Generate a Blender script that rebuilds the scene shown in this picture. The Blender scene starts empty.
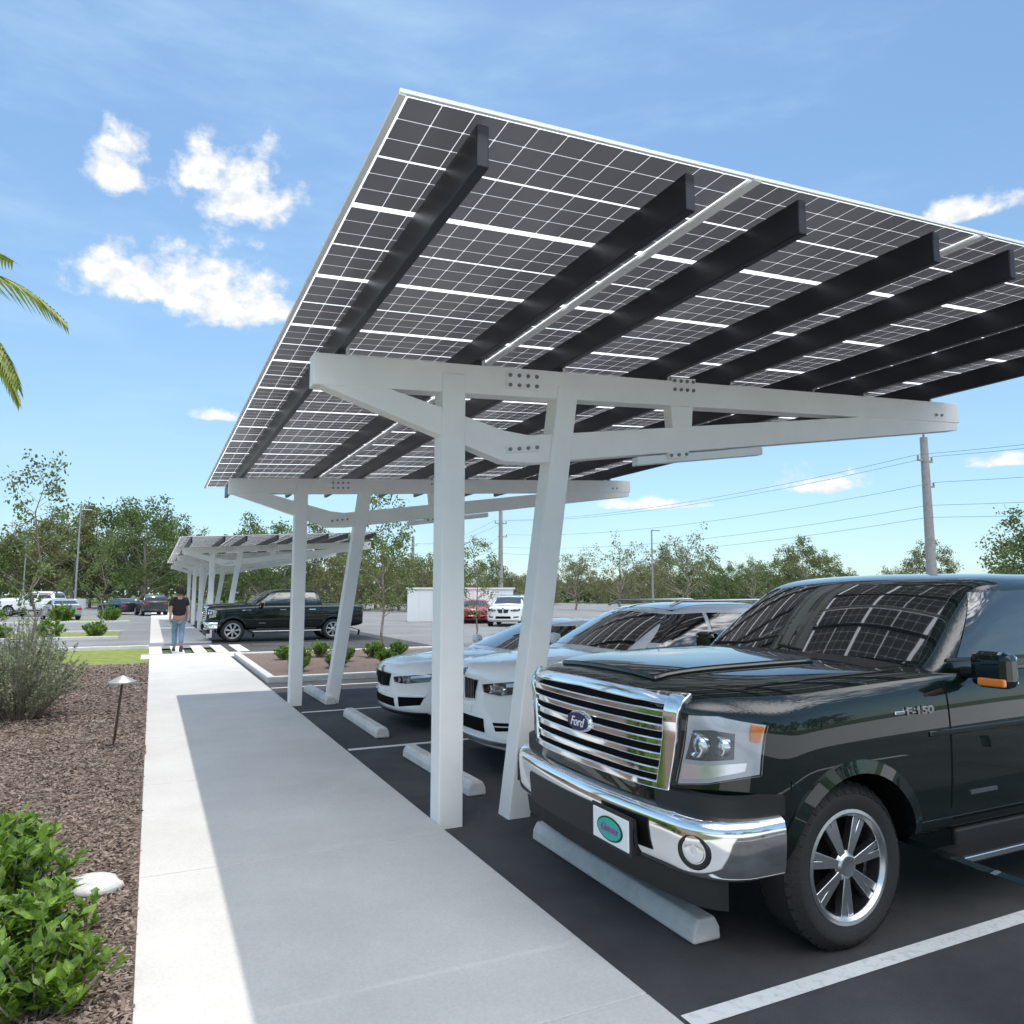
import bpy, bmesh, math, random
from mathutils import Vector, Matrix, noise
from mathutils.bvhtree import BVHTree
R=math.radians
scene=bpy.context.scene
COL=scene.collection
rnd=random.Random(7)

# ------------------------------------------------------------ helpers
def pmat(name,col,rough=.5,metal=0,coat=0,col2=None,nscale=5,detail=6,bump=0,bscale=60,spec=.5,contrast=(.35,.65),cior=1.5,crough=.03):
    m=bpy.data.materials.new(name); m.use_nodes=True; nt=m.node_tree; b=nt.nodes['Principled BSDF']
    b.inputs['Base Color'].default_value=(*col,1); b.inputs['Roughness'].default_value=rough
    b.inputs['Metallic'].default_value=metal; b.inputs['Coat Weight'].default_value=coat
    b.inputs['Coat Roughness'].default_value=crough; b.inputs['Coat IOR'].default_value=cior
    b.inputs['Specular IOR Level'].default_value=spec
    if col2 or bump:
        tc=nt.nodes.new('ShaderNodeTexCoord')
    if col2:
        n=nt.nodes.new('ShaderNodeTexNoise'); n.inputs['Scale'].default_value=nscale; n.inputs['Detail'].default_value=detail
        n.inputs['Roughness'].default_value=.65
        nt.links.new(tc.outputs['Object'],n.inputs['Vector'])
        r=nt.nodes.new('ShaderNodeValToRGB'); r.color_ramp.elements[0].position=contrast[0]; r.color_ramp.elements[1].position=contrast[1]
        r.color_ramp.elements[0].color=(*col,1); r.color_ramp.elements[1].color=(*col2,1)
        nt.links.new(n.outputs['Fac'],r.inputs['Fac']); nt.links.new(r.outputs['Color'],b.inputs['Base Color'])
    if bump:
        n2=nt.nodes.new('ShaderNodeTexNoise'); n2.inputs['Scale'].default_value=bscale; n2.inputs['Detail'].default_value=3
        nt.links.new(tc.outputs['Object'],n2.inputs['Vector'])
        bp=nt.nodes.new('ShaderNodeBump'); bp.inputs['Strength'].default_value=bump; bp.inputs['Distance'].default_value=.02
        nt.links.new(n2.outputs['Fac'],bp.inputs['Height']); nt.links.new(bp.outputs['Normal'],b.inputs['Normal'])
    return m

def leafmat(name,c1,c2,scale=1.2,trans=.35):
    m=bpy.data.materials.new(name); m.use_nodes=True; nt=m.node_tree; b=nt.nodes['Principled BSDF']
    tc=nt.nodes.new('ShaderNodeTexCoord'); n=nt.nodes.new('ShaderNodeTexNoise'); n.inputs['Scale'].default_value=scale; n.inputs['Detail'].default_value=5
    n.inputs['Roughness'].default_value=.75
    r=nt.nodes.new('ShaderNodeValToRGB'); r.color_ramp.elements[0].position=.38; r.color_ramp.elements[1].position=.62
    r.color_ramp.elements[0].color=(*c1,1); r.color_ramp.elements[1].color=(*c2,1)
    nt.links.new(tc.outputs['Object'],n.inputs['Vector']); nt.links.new(n.outputs['Fac'],r.inputs['Fac'])
    nt.links.new(r.outputs['Color'],b.inputs['Base Color']); b.inputs['Roughness'].default_value=.5
    t=nt.nodes.new('ShaderNodeBsdfTranslucent'); mx=nt.nodes.new('ShaderNodeMixShader'); mx.inputs[0].default_value=trans
    nt.links.new(r.outputs['Color'],t.inputs['Color'])
    out=nt.nodes['Material Output']
    nt.links.new(b.outputs[0],mx.inputs[1]); nt.links.new(t.outputs[0],mx.inputs[2]); nt.links.new(mx.outputs[0],out.inputs['Surface'])
    return m

class MB:
    def __init__(s): s.v=[];s.f=[];s.m=[]
    def add(s,vs,fs,mi=0):
        n=len(s.v); s.v+=[tuple(v) for v in vs]; s.f+=[tuple(i+n for i in f) for f in fs]; s.m+=[mi]*len(fs); return s
    def box(s,c,d,mi=0,rot=None):
        vs=[]
        for x in(-.5,.5):
            for y in(-.5,.5):
                for z in(-.5,.5):
                    p=Vector((x*d[0],y*d[1],z*d[2]))
                    if rot is not None: p=rot@p
                    vs.append(p+Vector(c))
        return s.add(vs,[(0,1,3,2),(4,6,7,5),(0,4,5,1),(2,3,7,6),(0,2,6,4),(1,5,7,3)],mi)
    def prism(s,poly,axis,a,b,mi=0):
        n=len(poly)
        def P(p,t):
            if axis=='y': return (p[0],t,p[1])
            if axis=='x': return (t,p[0],p[1])
            return (p[0],p[1],t)
        vs=[P(p,a) for p in poly]+[P(p,b) for p in poly]
        fs=[tuple(range(n)),tuple(range(2*n-1,n-1,-1))]+[(i,(i+1)%n,n+(i+1)%n,n+i) for i in range(n)]
        return s.add(vs,fs,mi)
    def tube(s,p0,p1,r0,r1,n=8,mi=0):
        p0=Vector(p0);p1=Vector(p1);d=(p1-p0)
        if d.length<1e-6: return s
        d.normalize(); a=d.orthogonal().normalized(); b=d.cross(a)
        vs=[]
        for p,r in((p0,r0),(p1,r1)):
            for i in range(n):
                t=2*math.pi*i/n; vs.append(p+(a*math.cos(t)+b*math.sin(t))*r)
        fs=[(i,(i+1)%n,n+(i+1)%n,n+i) for i in range(n)]+[tuple(range(n-1,-1,-1)),tuple(range(n,2*n))]
        return s.add(vs,fs,mi)
    def poly_tube(s,pts,rs,n=6,mi=0):
        for i in range(len(pts)-1): s.tube(pts[i],pts[i+1],rs[i],rs[i+1],n,mi)
    def lathe(s,prof,c=(0,0,0),axis='y',n=40,mi=0,closed=False,sx=1,sz=1):
        vs=[];k=len(prof)
        for i in range(n):
            t=2*math.pi*i/n
            for r,h in prof:
                if axis=='y': vs.append((c[0]+r*math.cos(t)*sx,c[1]+h,c[2]+r*math.sin(t)*sz))
                elif axis=='x': vs.append((c[0]+h,c[1]+r*math.cos(t)*sx,c[2]+r*math.sin(t)*sz))
                else: vs.append((c[0]+r*math.cos(t)*sx,c[1]+r*math.sin(t)*sz,c[2]+h))
        fs=[]
        for i in range(n):
            j=(i+1)%n
            for q in range(k if closed else k-1):
                q2=(q+1)%k
                fs.append((i*k+q,j*k+q,j*k+q2,i*k+q2))
        return s.add(vs,fs,mi)
    def mesh(s,name,mats,smooth=False,recalc=True,angle=None):
        me=bpy.data.meshes.new(name); me.from_pydata(s.v,[],s.f)
        for m in mats: me.materials.append(m)
        me.polygons.foreach_set('material_index',s.m)
        if recalc:
            bm=bmesh.new(); bm.from_mesh(me); bmesh.ops.remove_doubles(bm,verts=bm.verts,dist=1e-5)
            bmesh.ops.recalc_face_normals(bm,faces=bm.faces); bm.to_mesh(me); bm.free()
        if smooth:
            me.polygons.foreach_set('use_smooth',[True]*len(me.polygons))
            me.set_sharp_from_angle(angle=R(angle or 35))
        me.update(); return me
    def obj(s,name,mats,parent=None,smooth=False,bevel=0,loc=(0,0,0),recalc=True,angle=None):
        if not isinstance(mats,(list,tuple)): mats=[mats]
        o=bpy.data.objects.new(name,s.mesh(name,mats,smooth,recalc,angle)); COL.objects.link(o); o.location=loc
        if parent: o.parent=parent
        if bevel:
            bv=o.modifiers.new('bevel','BEVEL'); bv.width=bevel; bv.segments=2; bv.limit_method='ANGLE'; bv.angle_limit=R(35)
        return o

def empty(name,loc,label,cat,group=None,rz=0):
    e=bpy.data.objects.new(name,None); COL.objects.link(e); e.location=loc; e.rotation_euler[2]=rz; e.empty_display_size=.3
    e['label']=label; e['category']=cat
    if group: e['group']=group
    return e
def tag(o,label,cat,group=None):
    o['label']=label;o['category']=cat
    if group:o['group']=group
    return o
def struct(o): o['kind']='structure'; return o
def copy_thing(root,loc,rz=None,label=None,name=None,scale=None):
    r=root.copy(); COL.objects.link(r); r.location=loc
    if name: r.name=name
    if rz is not None: r.rotation_euler[2]=rz
    if label: r['label']=label
    if scale: r.scale=(scale,)*3 if not isinstance(scale,tuple) else scale
    def rec(a,b):
        for c in a.children:
            k=c.copy(); COL.objects.link(k); k.parent=b; k.matrix_parent_inverse=c.matrix_parent_inverse.copy(); rec(c,k)
    rec(root,r); return r
def realize(o):
    bpy.context.view_layer.update()
    dg=bpy.context.evaluated_depsgraph_get()
    me=bpy.data.meshes.new_from_object(o.evaluated_get(dg)); o.modifiers.clear(); o.data=me; return me
def text_mesh(txt,size,name,parent,mat,loc,rot,extrude=.004,shear=0,bold=0,scale=(1,1,1)):
    cu=bpy.data.curves.new(name,'FONT'); cu.body=txt; cu.size=size; cu.extrude=extrude; cu.align_x='CENTER'; cu.align_y='CENTER'; cu.shear=shear; cu.offset=bold
    o=bpy.data.objects.new(name,cu); COL.objects.link(o)
    bpy.context.view_layer.update(); dg=bpy.context.evaluated_depsgraph_get()
    me=bpy.data.meshes.new_from_object(o.evaluated_get(dg)); bpy.data.objects.remove(o)
    me.materials.clear(); me.materials.append(mat)
    k=bpy.data.objects.new(name,me); COL.objects.link(k); k.location=loc; k.rotation_euler=rot; k.parent=parent; k.scale=scale
    return k

# ------------------------------------------------------------ materials
M_white=pmat('white_paint',(.91,.895,.875),.45,col2=(.87,.855,.84),nscale=3)
M_purlin=pmat('dark_steel',(.014,.016,.024),.4,.2)
M_rail=pmat('rail_aluminium',(.9,.9,.9),.4)
M_bolt=pmat('bolt_steel',(.22,.23,.24),.45,.6)
M_chrome=pmat('chrome',(.9,.91,.92),.08,1)
M_satin=pmat('satin_alloy',(.62,.63,.65),.28,1)
M_black=pmat('black_plastic',(.012,.012,.013),.5)
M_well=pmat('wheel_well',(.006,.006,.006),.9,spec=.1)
M_rubber=pmat('tyre_rubber',(.018,.018,.019),.75,bump=.3,bscale=120)
M_truck=pmat('truck_paint',(.001,.006,.0055),.3,0,1,spec=.1,cior=1.6,crough=.01)
M_carwhite=pmat('car_white_paint',(.92,.915,.91),.25,0,1)
M_glass=pmat('tinted_glass',(.010,.013,.014),.05,0,1,spec=.4,cior=2.0,crough=.03)
M_blue=pmat('emblem_blue',(.004,.014,.085),.3,coat=.3)
M_scriptwhite=pmat('emblem_script',(.85,.86,.88),.4)
M_amber=pmat('amber_lens',(.8,.22,.03),.2,coat=1)
M_red=pmat('red_lens',(.4,.01,.01),.2,coat=1)
M_lamp=pmat('lamp_reflector',(.85,.87,.9),.15,.8)
M_lampdark=pmat('lamp_bezel',(.10,.11,.12),.2,.6)
M_lampmid=pmat('lamp_bezel_grey',(.14,.15,.17),.2,.5)
M_lampgrey=pmat('lamp_housing',(.55,.57,.60),.25,.35)
M_plate=pmat('plate_white',(.85,.86,.85),.4)
M_teal=pmat('plate_teal',(.02,.42,.33),.4)
M_pink=pmat('plate_script',(.30,.08,.30),.4)
M_redpaint=pmat('red_paint',(.45,.015,.015),.25,coat=1)
M_silver=pmat('silver_paint',(.42,.44,.46),.3,.4,1)
M_grey=pmat('dark_grey_paint',(.04,.045,.05),.25,.2,1)
M_lens=bpy.data.materials.new('clear_lens'); M_lens.use_nodes=True; nt=M_lens.node_tree
g=nt.nodes.new('ShaderNodeBsdfGlossy'); g.inputs['Roughness'].default_value=.02; t=nt.nodes.new('ShaderNodeBsdfTransparent'); t.inputs[0].default_value=(.97,.98,1,1)
fr=nt.nodes.new('ShaderNodeFresnel'); fr.inputs['IOR'].default_value=1.4; mx=nt.nodes.new('ShaderNodeMixShader')
nt.links.new(fr.outputs[0],mx.inputs[0]); nt.links.new(t.outputs[0],mx.inputs[1]); nt.links.new(g.outputs[0],mx.inputs[2]); nt.links.new(mx.outputs[0],nt.nodes['Material Output'].inputs[0])

def solar_mat():
    m=bpy.data.materials.new('solar_cells'); m.use_nodes=True; nt=m.node_tree; L=nt.links; b=nt.nodes['Principled BSDF']
    uv=nt.nodes.new('ShaderNodeUVMap'); uv.uv_map='UVMap'; sp=nt.nodes.new('ShaderNodeSeparateXYZ'); L.new(uv.outputs[0],sp.inputs[0])
    def M(op,a,b_=None,c=None):
        n=nt.nodes.new('ShaderNodeMath'); n.operation=op
        for i,x in enumerate((a,b_,c)):
            if x is None: continue
            if isinstance(x,(int,float)): n.inputs[i].default_value=x
            else: L.new(x,n.inputs[i])
        return n.outputs[0]
    fx=M('ABSOLUTE',M('SUBTRACT',M('FRACT',sp.outputs[0]),.5)); fy=M('ABSOLUTE',M('SUBTRACT',M('FRACT',sp.outputs[1]),.5))
    g1=M('GREATER_THAN',fx,.488); g2=M('GREATER_THAN',fy,.488); g3=M('GREATER_THAN',M('ADD',fx,fy),.94)
    mid=M('MULTIPLY',M('LESS_THAN',M('ABSOLUTE',M('SUBTRACT',sp.outputs[1],3.0)),.05),.85)
    e1=M('LESS_THAN',sp.outputs[0],0.0); e2=M('GREATER_THAN',sp.outputs[0],12.0); e3=M('LESS_THAN',sp.outputs[1],0.0); e4=M('GREATER_THAN',sp.outputs[1],6.0)
    line=M('MAXIMUM',mid,M('MULTIPLY',M('MAXIMUM',M('MAXIMUM',g1,g2),g3),.55)); gap=line
    for q in(e1,e2,e3,e4): gap=M('MAXIMUM',gap,q)
    wn=nt.nodes.new('ShaderNodeTexWhiteNoise'); wn.noise_dimensions='3D'
    fl=nt.nodes.new('ShaderNodeVectorMath'); fl.operation='FLOOR'; L.new(uv.outputs[0],fl.inputs[0])
    oi=nt.nodes.new('ShaderNodeObjectInfo'); ad=nt.nodes.new('ShaderNodeVectorMath'); ad.operation='ADD'; L.new(fl.outputs[0],ad.inputs[0]); L.new(oi.outputs['Location'],ad.inputs[1]); L.new(ad.outputs[0],wn.inputs[0])
    cr=nt.nodes.new('ShaderNodeValToRGB'); cr.color_ramp.elements[0].color=(.034,.033,.037,1); cr.color_ramp.elements[1].color=(.056,.055,.060,1); L.new(wn.outputs[0],cr.inputs[0]); L.new(cr.outputs[0],b.inputs['Base Color'])
    b.inputs['Roughness'].default_value=.25
    tsc=nt.nodes.new('ShaderNodeBsdfTranslucent'); tsc.inputs[0].default_value=(.85,.82,.86,1)
    mc=nt.nodes.new('ShaderNodeMixShader'); mc.inputs[0].default_value=.045; L.new(b.outputs[0],mc.inputs[1]); L.new(tsc.outputs[0],mc.inputs[2])
    ts=nt.nodes.new('ShaderNodeBsdfTranslucent'); ts.inputs[0].default_value=(.95,.95,.96,1)
    m2=nt.nodes.new('ShaderNodeMixShader'); L.new(gap,m2.inputs[0]); L.new(mc.outputs[0],m2.inputs[1]); L.new(ts.outputs[0],m2.inputs[2])
    L.new(m2.outputs[0],nt.nodes['Material Output'].inputs[0]); return m
M_solar=solar_mat()

# ------------------------------------------------------------ ground
def slab(name,x0,x1,y0,y1,z0,z1,mat,bevel=0):
    mb=MB(); mb.box(((x0+x1)/2,(y0+y1)/2,(z0+z1)/2),(x1-x0,y1-y0,z1-z0)); return struct(mb.obj(name,mat,bevel=bevel))
def sheet(name,x0,x1,y0,y1,z,mat):
    mb=MB(); mb.add([(x0,y0,z),(x1,y0,z),(x1,y1,z),(x0,y1,z)],[(0,1,2,3)]); return struct(mb.obj(name,mat,recalc=False))
M_grass=pmat('grass',(.05,.085,.02),.9,col2=(.11,.15,.04),nscale=1.5,bump=.6,bscale=40)
M_asphalt=pmat('asphalt',(.040,.040,.043),.85,col2=(.085,.085,.088),nscale=.8,detail=11,bump=.6,bscale=150)
M_asphalt2=pmat('asphalt_worn',(.18,.18,.185),.85,col2=(.25,.25,.255),nscale=.3,bump=.3,bscale=60)
M_mulch=pmat('mulch',(.10,.07,.056),.95,col2=(.29,.215,.175),nscale=30,bump=1,bscale=60)
M_stripe=pmat('road_paint',(.75,.75,.74),.7,col2=(.42,.42,.42),nscale=20,contrast=(.5,.8))
M_conc2=pmat('kerb_concrete',(.60,.585,.56),.85,col2=(.72,.705,.68),nscale=6,bump=.25,bscale=90)
def conc():
    m=pmat('sidewalk_concrete',(.535,.515,.485),.85,col2=(.64,.62,.59),nscale=.9,detail=9,bump=.12,bscale=140,contrast=(.3,.7))
    nt=m.node_tree; L=nt.links; b=nt.nodes['Principled BSDF']
    src=b.inputs['Base Color'].links[0].from_socket
    tc=nt.nodes.new('ShaderNodeTexCoord'); n=nt.nodes.new('ShaderNodeTexNoise'); n.inputs['Scale'].default_value=60; n.inputs['Detail'].default_value=3
    L.new(tc.outputs['Object'],n.inputs['Vector'])
    mr=nt.nodes.new('ShaderNodeMapRange'); mr.inputs[1].default_value=.3;mr.inputs[2].default_value=.7;mr.inputs[3].default_value=.93;mr.inputs[4].default_value=1.04
    L.new(n.outputs['Fac'],mr.inputs[0])
    v=nt.nodes.new('ShaderNodeVectorMath'); v.operation='SCALE'; L.new(src,v.inputs[0]); L.new(mr.outputs[0],v.inputs['Scale'])
    L.new(v.outputs[0],b.inputs['Base Color']); return m
M_conc=conc()
M_lawn=pmat('lawn_grass',(.15,.20,.03),.9,col2=(.28,.31,.06),nscale=3,bump=.8,bscale=70)
sheet('ground',-500,500,-300,900,-.06,M_grass)
sheet('parking_lot_asphalt',2.0,70,-3,120,0,M_asphalt)
sheet('added_bounce_paving',-16,70,-22,-3.0,-.02,M_conc2)  # unseen pale paving, added to bounce light onto the camera-facing sides
sheet('drive_aisle_asphalt',-60,2.0,27.0,120,-.004,M_asphalt2)
sheet('far_drive_asphalt',8.8,70,22.6,120,.004,M_asphalt2)
mbw=MB(); y=-2.05
while y<22.6:
    y1=min(y+2.46,22.6); mbw.box((1.03,(y+y1)/2,0),(2.04,y1-y-.006,.09)); y=y1
struct(mbw.obj('sidewalk',M_conc,bevel=.004))
mbw=MB(); y=29.5
while y<75: mbw.box((1.03,y+1.2,0),(2.04,2.39,.09)); y+=2.4
struct(mbw.obj('far_sidewalk',M_conc))
slab('kerb_ramp',-.2,2.5,22.6,24.2,-.05,.03,M_conc)
for i in range(5):
    sheet('crosswalk_stripe',.0+i*.62,.36+i*.62,24.6,27.9,.008,M_stripe)
for yy in (-.3,2.68,8.72,11.7,14.9):
    sheet('parking_stripe',2.12,7.7,yy-.05,yy+.05,.004,M_stripe)
sheet('parking_stripe',2.9,7.7,5.59,5.69,.004,M_stripe)
sheet('median_lawn',-46,-1.2,33.5,38.5,.02,M_lawn)
sheet('median_lawn',-50,-1.2,52,57,.02,M_lawn)
for yy in (33.4,38.6,51.9):
    mb=MB(); mb.box((-23.6,yy,.05),(45,.16,.14)); struct(mb.obj('median_kerb',M_conc2,bevel=.02))
def bed(name,x0,x1,y0,y1,z,amp,nx,ny,seed):
    mb=MB(); vs=[];fs=[]
    for j in range(ny+1):
        for i in range(nx+1):
            x=x0+(x1-x0)*i/nx; yy=y0+(y1-y0)*j/ny
            h=amp*(noise.noise(Vector((x*1.1,yy*1.1,seed)))+.5*noise.noise(Vector((x*9,yy*9,seed)))*.5)
            vs.append((x,yy,z+h))
    for j in range(ny):
        for i in range(nx):
            a=j*(nx+1)+i; fs.append((a,a+1,a+nx+2,a+nx+1))
    mb.add(vs,fs); return struct(mb.obj(name,M_mulch,smooth=True,recalc=False,angle=80))
bed('mulch_bed',-9,0.02,1.5,21.2,.03,.05,90,180,3)
sheet('lawn',-9,.0,21.2,27.0,0,M_lawn)
bed('mulch_island',2.30,8.66,15.85,22.36,.09,.05,50,50,9)
mb=MB(); mb.box((5.48,15.78,.06),(6.64,.16,.14)); mb.box((5.48,22.42,.06),(6.64,.16,.14)); mb.box((2.24,19.1,.061),(.16,6.48,.14)); mb.box((8.72,19.1,.061),(.16,6.48,.14))
struct(mb.obj('island_kerb',M_conc2,bevel=.02))
mb=MB(); mb.box((-4.6,27.0,.05),(9.2,.16,.14)); struct(mb.obj('lawn_kerb',M_conc2,bevel=.02))
def chips(x0,x1,y0,y1,n,z,name):
    mb=MB()
    M=[pmat(name+'_chip_a',(.20,.145,.115),.9),pmat(name+'_chip_b',(.31,.24,.20),.9),pmat(name+'_chip_c',(.12,.085,.07),.95)]
    for _ in range(n):
        t_=rnd.random()**1.6; yy=y0+(y1-y0)*t_; x=rnd.uniform(x0*(.45+.55*t_) ,x1)
        a=rnd.uniform(0,6.28); k=1+.8*t_; l=rnd.uniform(.006,.022)*k; w=rnd.uniform(.0025,.007)*k; t=rnd.uniform(-.4,.4)
        d=Vector((math.cos(a),math.sin(a),t))*l; s=Vector((-math.sin(a),math.cos(a),rnd.uniform(-.6,.6)))*w
        c=Vector((x,yy,z+.012+rnd.uniform(0,.02)+.05*noise.noise(Vector((x*1.1,yy*1.1,3)))))
        mb.add([c-d-s,c+d-s,c+d+s,c-d+s],[(0,1,2,3)],rnd.choice((0,0,1,1,2)))
    o=mb.obj(name,M,recalc=False); o['kind']='stuff'; o['label']='loose brown wood mulch chips on the planting bed'; o['category']='mulch'
chips(-5.0,.0,3.2,21,85000,.03,'mulch_chips')

# ------------------------------------------------------------ canopy
CX=2.25
M_fix=pmat('fixture',(.85,.87,.88),.35)
def canopy():
    root=empty('solar_canopy',(CX,9.085,0),'white steel carport with dark translucent solar panel roof over parked cars','solar carport','solar carports along the walkway')
    tz=lambda X:3.62+.061*(X-1.02)
    pz=lambda X:3.852+.061*(X-.83)
    X=lambda v:v-CX
    for fy in(-3.445,3.445):
        mb=MB()
        mb.prism([(X(1.02),3.37),(X(1.02),3.62),(X(8.71),tz(8.71)),(X(8.71),tz(8.71)-.24)],'y',fy-.08,fy+.08)
        mb.prism([(X(1.06),3.38),(X(1.5),3.44),(X(2.62),3.17),(X(2.86),3.15),(X(8.68),3.99),(X(8.68),3.76),(X(2.9),2.91),(X(2.62),2.90)],'y',fy-.072,fy+.072)
        mb.prism([(X(4.42),2.98+.2),(X(4.62),3.0+.2),(X(4.66),3.66),(X(4.38),3.64)],'y',fy-.06,fy+.06)
        fr=mb.obj('support_frame',M_white,root,bevel=.008)
        c=MB(); c.prism([(X(2.055),-.04),(X(2.255),-.04),(X(2.255),3.60),(X(2.055),3.60)],'y',fy-.1,fy+.1); c.obj('column',M_white,fr,bevel=.01)
        c=MB(); c.prism([(X(2.64),-.04),(X(2.84),-.04),(X(3.34),3.62),(X(3.14),3.62)],'y',fy-.1,fy+.1); c.obj('column',M_white,fr,bevel=.01)
        for (x0,z0,nx,nz,dx) in((2.66,3.56,4,2,.085),(2.66,3.0,4,1,.085),(4.42,3.74,4,2,.075),(4.36,3.09,3,1,.09),(8.28,3.90,2,1,.10)):
            c=MB(); a=x0-.03; b_=x0+(nx-1)*dx+.03; s1=.061 if z0>3.3 else .144
            th=.1025 if a<3.1 else .0825
            hh=.085*(nz-1)+.03
            c.prism([(X(a),z0-.03),(X(b_),z0-.03+s1*(b_-a)),(X(b_),z0+hh+s1*(b_-a)),(X(a),z0+hh)],'y',fy-th,fy+th,0)
            for i in range(nx):
                for j in range(nz):
                    xx=x0+i*dx; z=z0+j*.085+(xx-a)*s1
                    for sgn in(-1,1): c.tube((X(xx),fy+sgn*.07,z),(X(xx),fy+sgn*(th+.012),z),.017,.017,8,1)
            c.obj('bolted_plate',[M_white,M_bolt],fr)
        c=MB(); c.prism([(X(4.0),2.98),(X(5.55),3.205),(X(5.55),3.285),(X(4.0),3.06)],'y',fy-.05+.0,fy+.05); c.obj('light_fixture',M_fix,fr,bevel=.01)
        for k in range(4):
            for o_ in(.39,1.54):
                px=.83+1.935*k+o_; c=MB()
                c.box((X(px)+.06,fy,tz(px)+.03),(.03,.12,.16)); c.obj('purlin_clip',M_satin,fr)
    YA,YB=-6.32,6.42; PY=(YB-YA)/13
    for k in range(4):
        for o_ in(.39,1.54):
            px=.83+1.935*k+o_; x=px-CX; zt=pz(px)-.018; zb=zt-.200
            mb=MB(); mb.prism([(x-.030,zb),(x+.030,zb),(x+.030,zt),(x-.030,zt)],'y',YA+.05,YB-.05)
            mb.obj('purlin',M_purlin,root,bevel=.008)
    ang=math.atan(.061)
    for k in range(5):
        px=.83+1.935*k; x=px-CX
        mb=MB(); mb.box((x,(YA+YB)/2,pz(px)-.006),(.03 if k in(0,4) else .055,YB-YA+.03,.022)); mb.obj('panel_rail',M_rail,root)
    for yy in(YA-.012,YB+.012):
        mb=MB(); rot=Matrix.Rotation(-ang,3,'Y'); mb.box((4.7-CX,yy,pz(4.7)+.0),(7.78,.016,.018),rot=rot); mb.obj('edge_trim',M_rail,root)
    w=1.93/2; h=(PY-.003)/2
    me=bpy.data.meshes.new('solar_panel')
    me.from_pydata([(-w,-h,0),(w,-h,0),(w,h,0),(-w,h,0)],[],[(0,1,2,3)])
    uvl=me.uv_layers.new(name='UVMap'); ex=.19; ey=.15
    for i,c in enumerate([(-ex,-ey),(12+ex,-ey),(12+ex,6+ey),(-ex,6+ey)]): uvl.data[i].uv=c
    me.materials.append(M_solar)
    for k in range(4):
        for j in range(13):
            px=.83+1.935*(k+.5)
            o=bpy.data.objects.new('solar_panel',me); COL.objects.link(o); o.parent=root
            o.location=(px-CX,YA+PY*(j+.5),pz(px)+.008); o.rotation_euler=(0,-ang,0)
    return root
can=canopy()
copy_thing(can,(CX,9.085+27.0,0),label='white steel solar carport farther along the walkway past the crosswalk')
copy_thing(can,(CX,9.085+40.6,0),label='most distant white steel solar carport beside the walkway')

# ------------------------------------------------------------ vehicles
def lerp(a,b,t): return a+(b-a)*t
def interp(st,x):
    for a,b in zip(st[:-1],st[1:]):
        if a[0]<=x<=b[0]:
            t=(x-a[0])/(b[0]-a[0]) if b[0]>a[0] else 0
            return tuple(lerp(p,q,t) for p,q in zip(a,b))
    return st[-1]
def lower_body(st,sbf,sbr,W,bl=1.3):
    L=st[-1][0]
    xs=sorted(set([s[0] for s in st]+[.35*i for i in range(1,int(L/.35)) if min(abs(.35*i-s[0]) for s in st)>.12]))
    def ring(row,sc=1.0):
        x,zb,zs,zt,w,wt=row; H=zs-zb; D=zt-zs
        half=[(0,zb),(.6*w,zb),(.9*w,zb+.01),(.975*w,zb+.10*H),(.995*w,zb+.35*H),(w,zb+.62*H),(.99*w,zb+.86*H),(.965*w,zs),(wt,zs+.62*D),(wt*.72,zs+.86*D),(wt*.35,zt),(0,zt)]
        zc=(zb+zt)/2
        pts=[(y*sc,zc+(z-zc)*sc) for y,z in half]; full=pts+[(-y,z) for y,z in pts[-2:0:-1]]
        out=[]
        for y,z in full:
            q=min(1,abs(y)/W); xx=x+sbf(q)*max(0,1-x/bl)-sbr(q)*max(0,1-(L-x)/bl)
            out.append((xx,y,z))
        return out
    rows=[ring(st[0],s) for s in(.3,.62,.88,.97)]+[ring(interp(st,x)) for x in xs if x>0]+[ring(st[-1],s) for s in(.97,.85,.6,.3)]
    n=len(rows[0]); mb=MB(); vs=[p for r in rows for p in r]; fs=[tuple(range(n)),tuple((len(rows)-1)*n+i for i in range(n))]
    for a in range(len(rows)-1):
        for i in range(n): fs.append((a*n+i,a*n+(i+1)%n,(a+1)*n+(i+1)%n,(a+1)*n+i))
    mb.add(vs,fs); return mb
def cabin_body(rg,bow=.12,rc=.13):
    rows=[]
    for z,xf,xr,w in rg:
        pts=[]; wi=w-rc
        for s in(-1,-.55,0,.55,1): pts.append((xf+bow*s*s,s*wi,z))
        pts.append((xf+bow+rc*.35,w-rc*.3,z)); x0=xf+bow+rc*1.2; x1=xr-.05-rc
        for t in(0,.25,.5,.75,1): pts.append((lerp(x0,x1,t),w*(1+.012*math.sin(math.pi*t)),z))
        pts.append((xr-.05,w-rc*.3,z))
        for s in(1,.5,0,-.5,-1): pts.append((xr-.05*s*s,s*wi,z))
        pts.append((xr-.05,-w+rc*.3,z))
        for t in(1,.75,.5,.25,0): pts.append((lerp(x0,x1,t),-w*(1+.012*math.sin(math.pi*t)),z))
        pts.append((xf+bow+rc*.35,-w+rc*.3,z)); rows.append(pts)
    n=len(rows[0]); mb=MB(); vs=[p for r in rows for p in r]; fs=[tuple(range(n)),tuple((len(rows)-1)*n+i for i in range(n))]
    for a in range(len(rows)-1):
        for i in range(n): fs.append((a*n+i,a*n+(i+1)%n,(a+1)*n+(i+1)%n,(a+1)*n+i))
    mb.add(vs,fs); return mb
def bvh_of(me): return BVHTree.FromPolygons([v.co.copy() for v in me.vertices],[tuple(p.vertices) for p in me.polygons])
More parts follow.
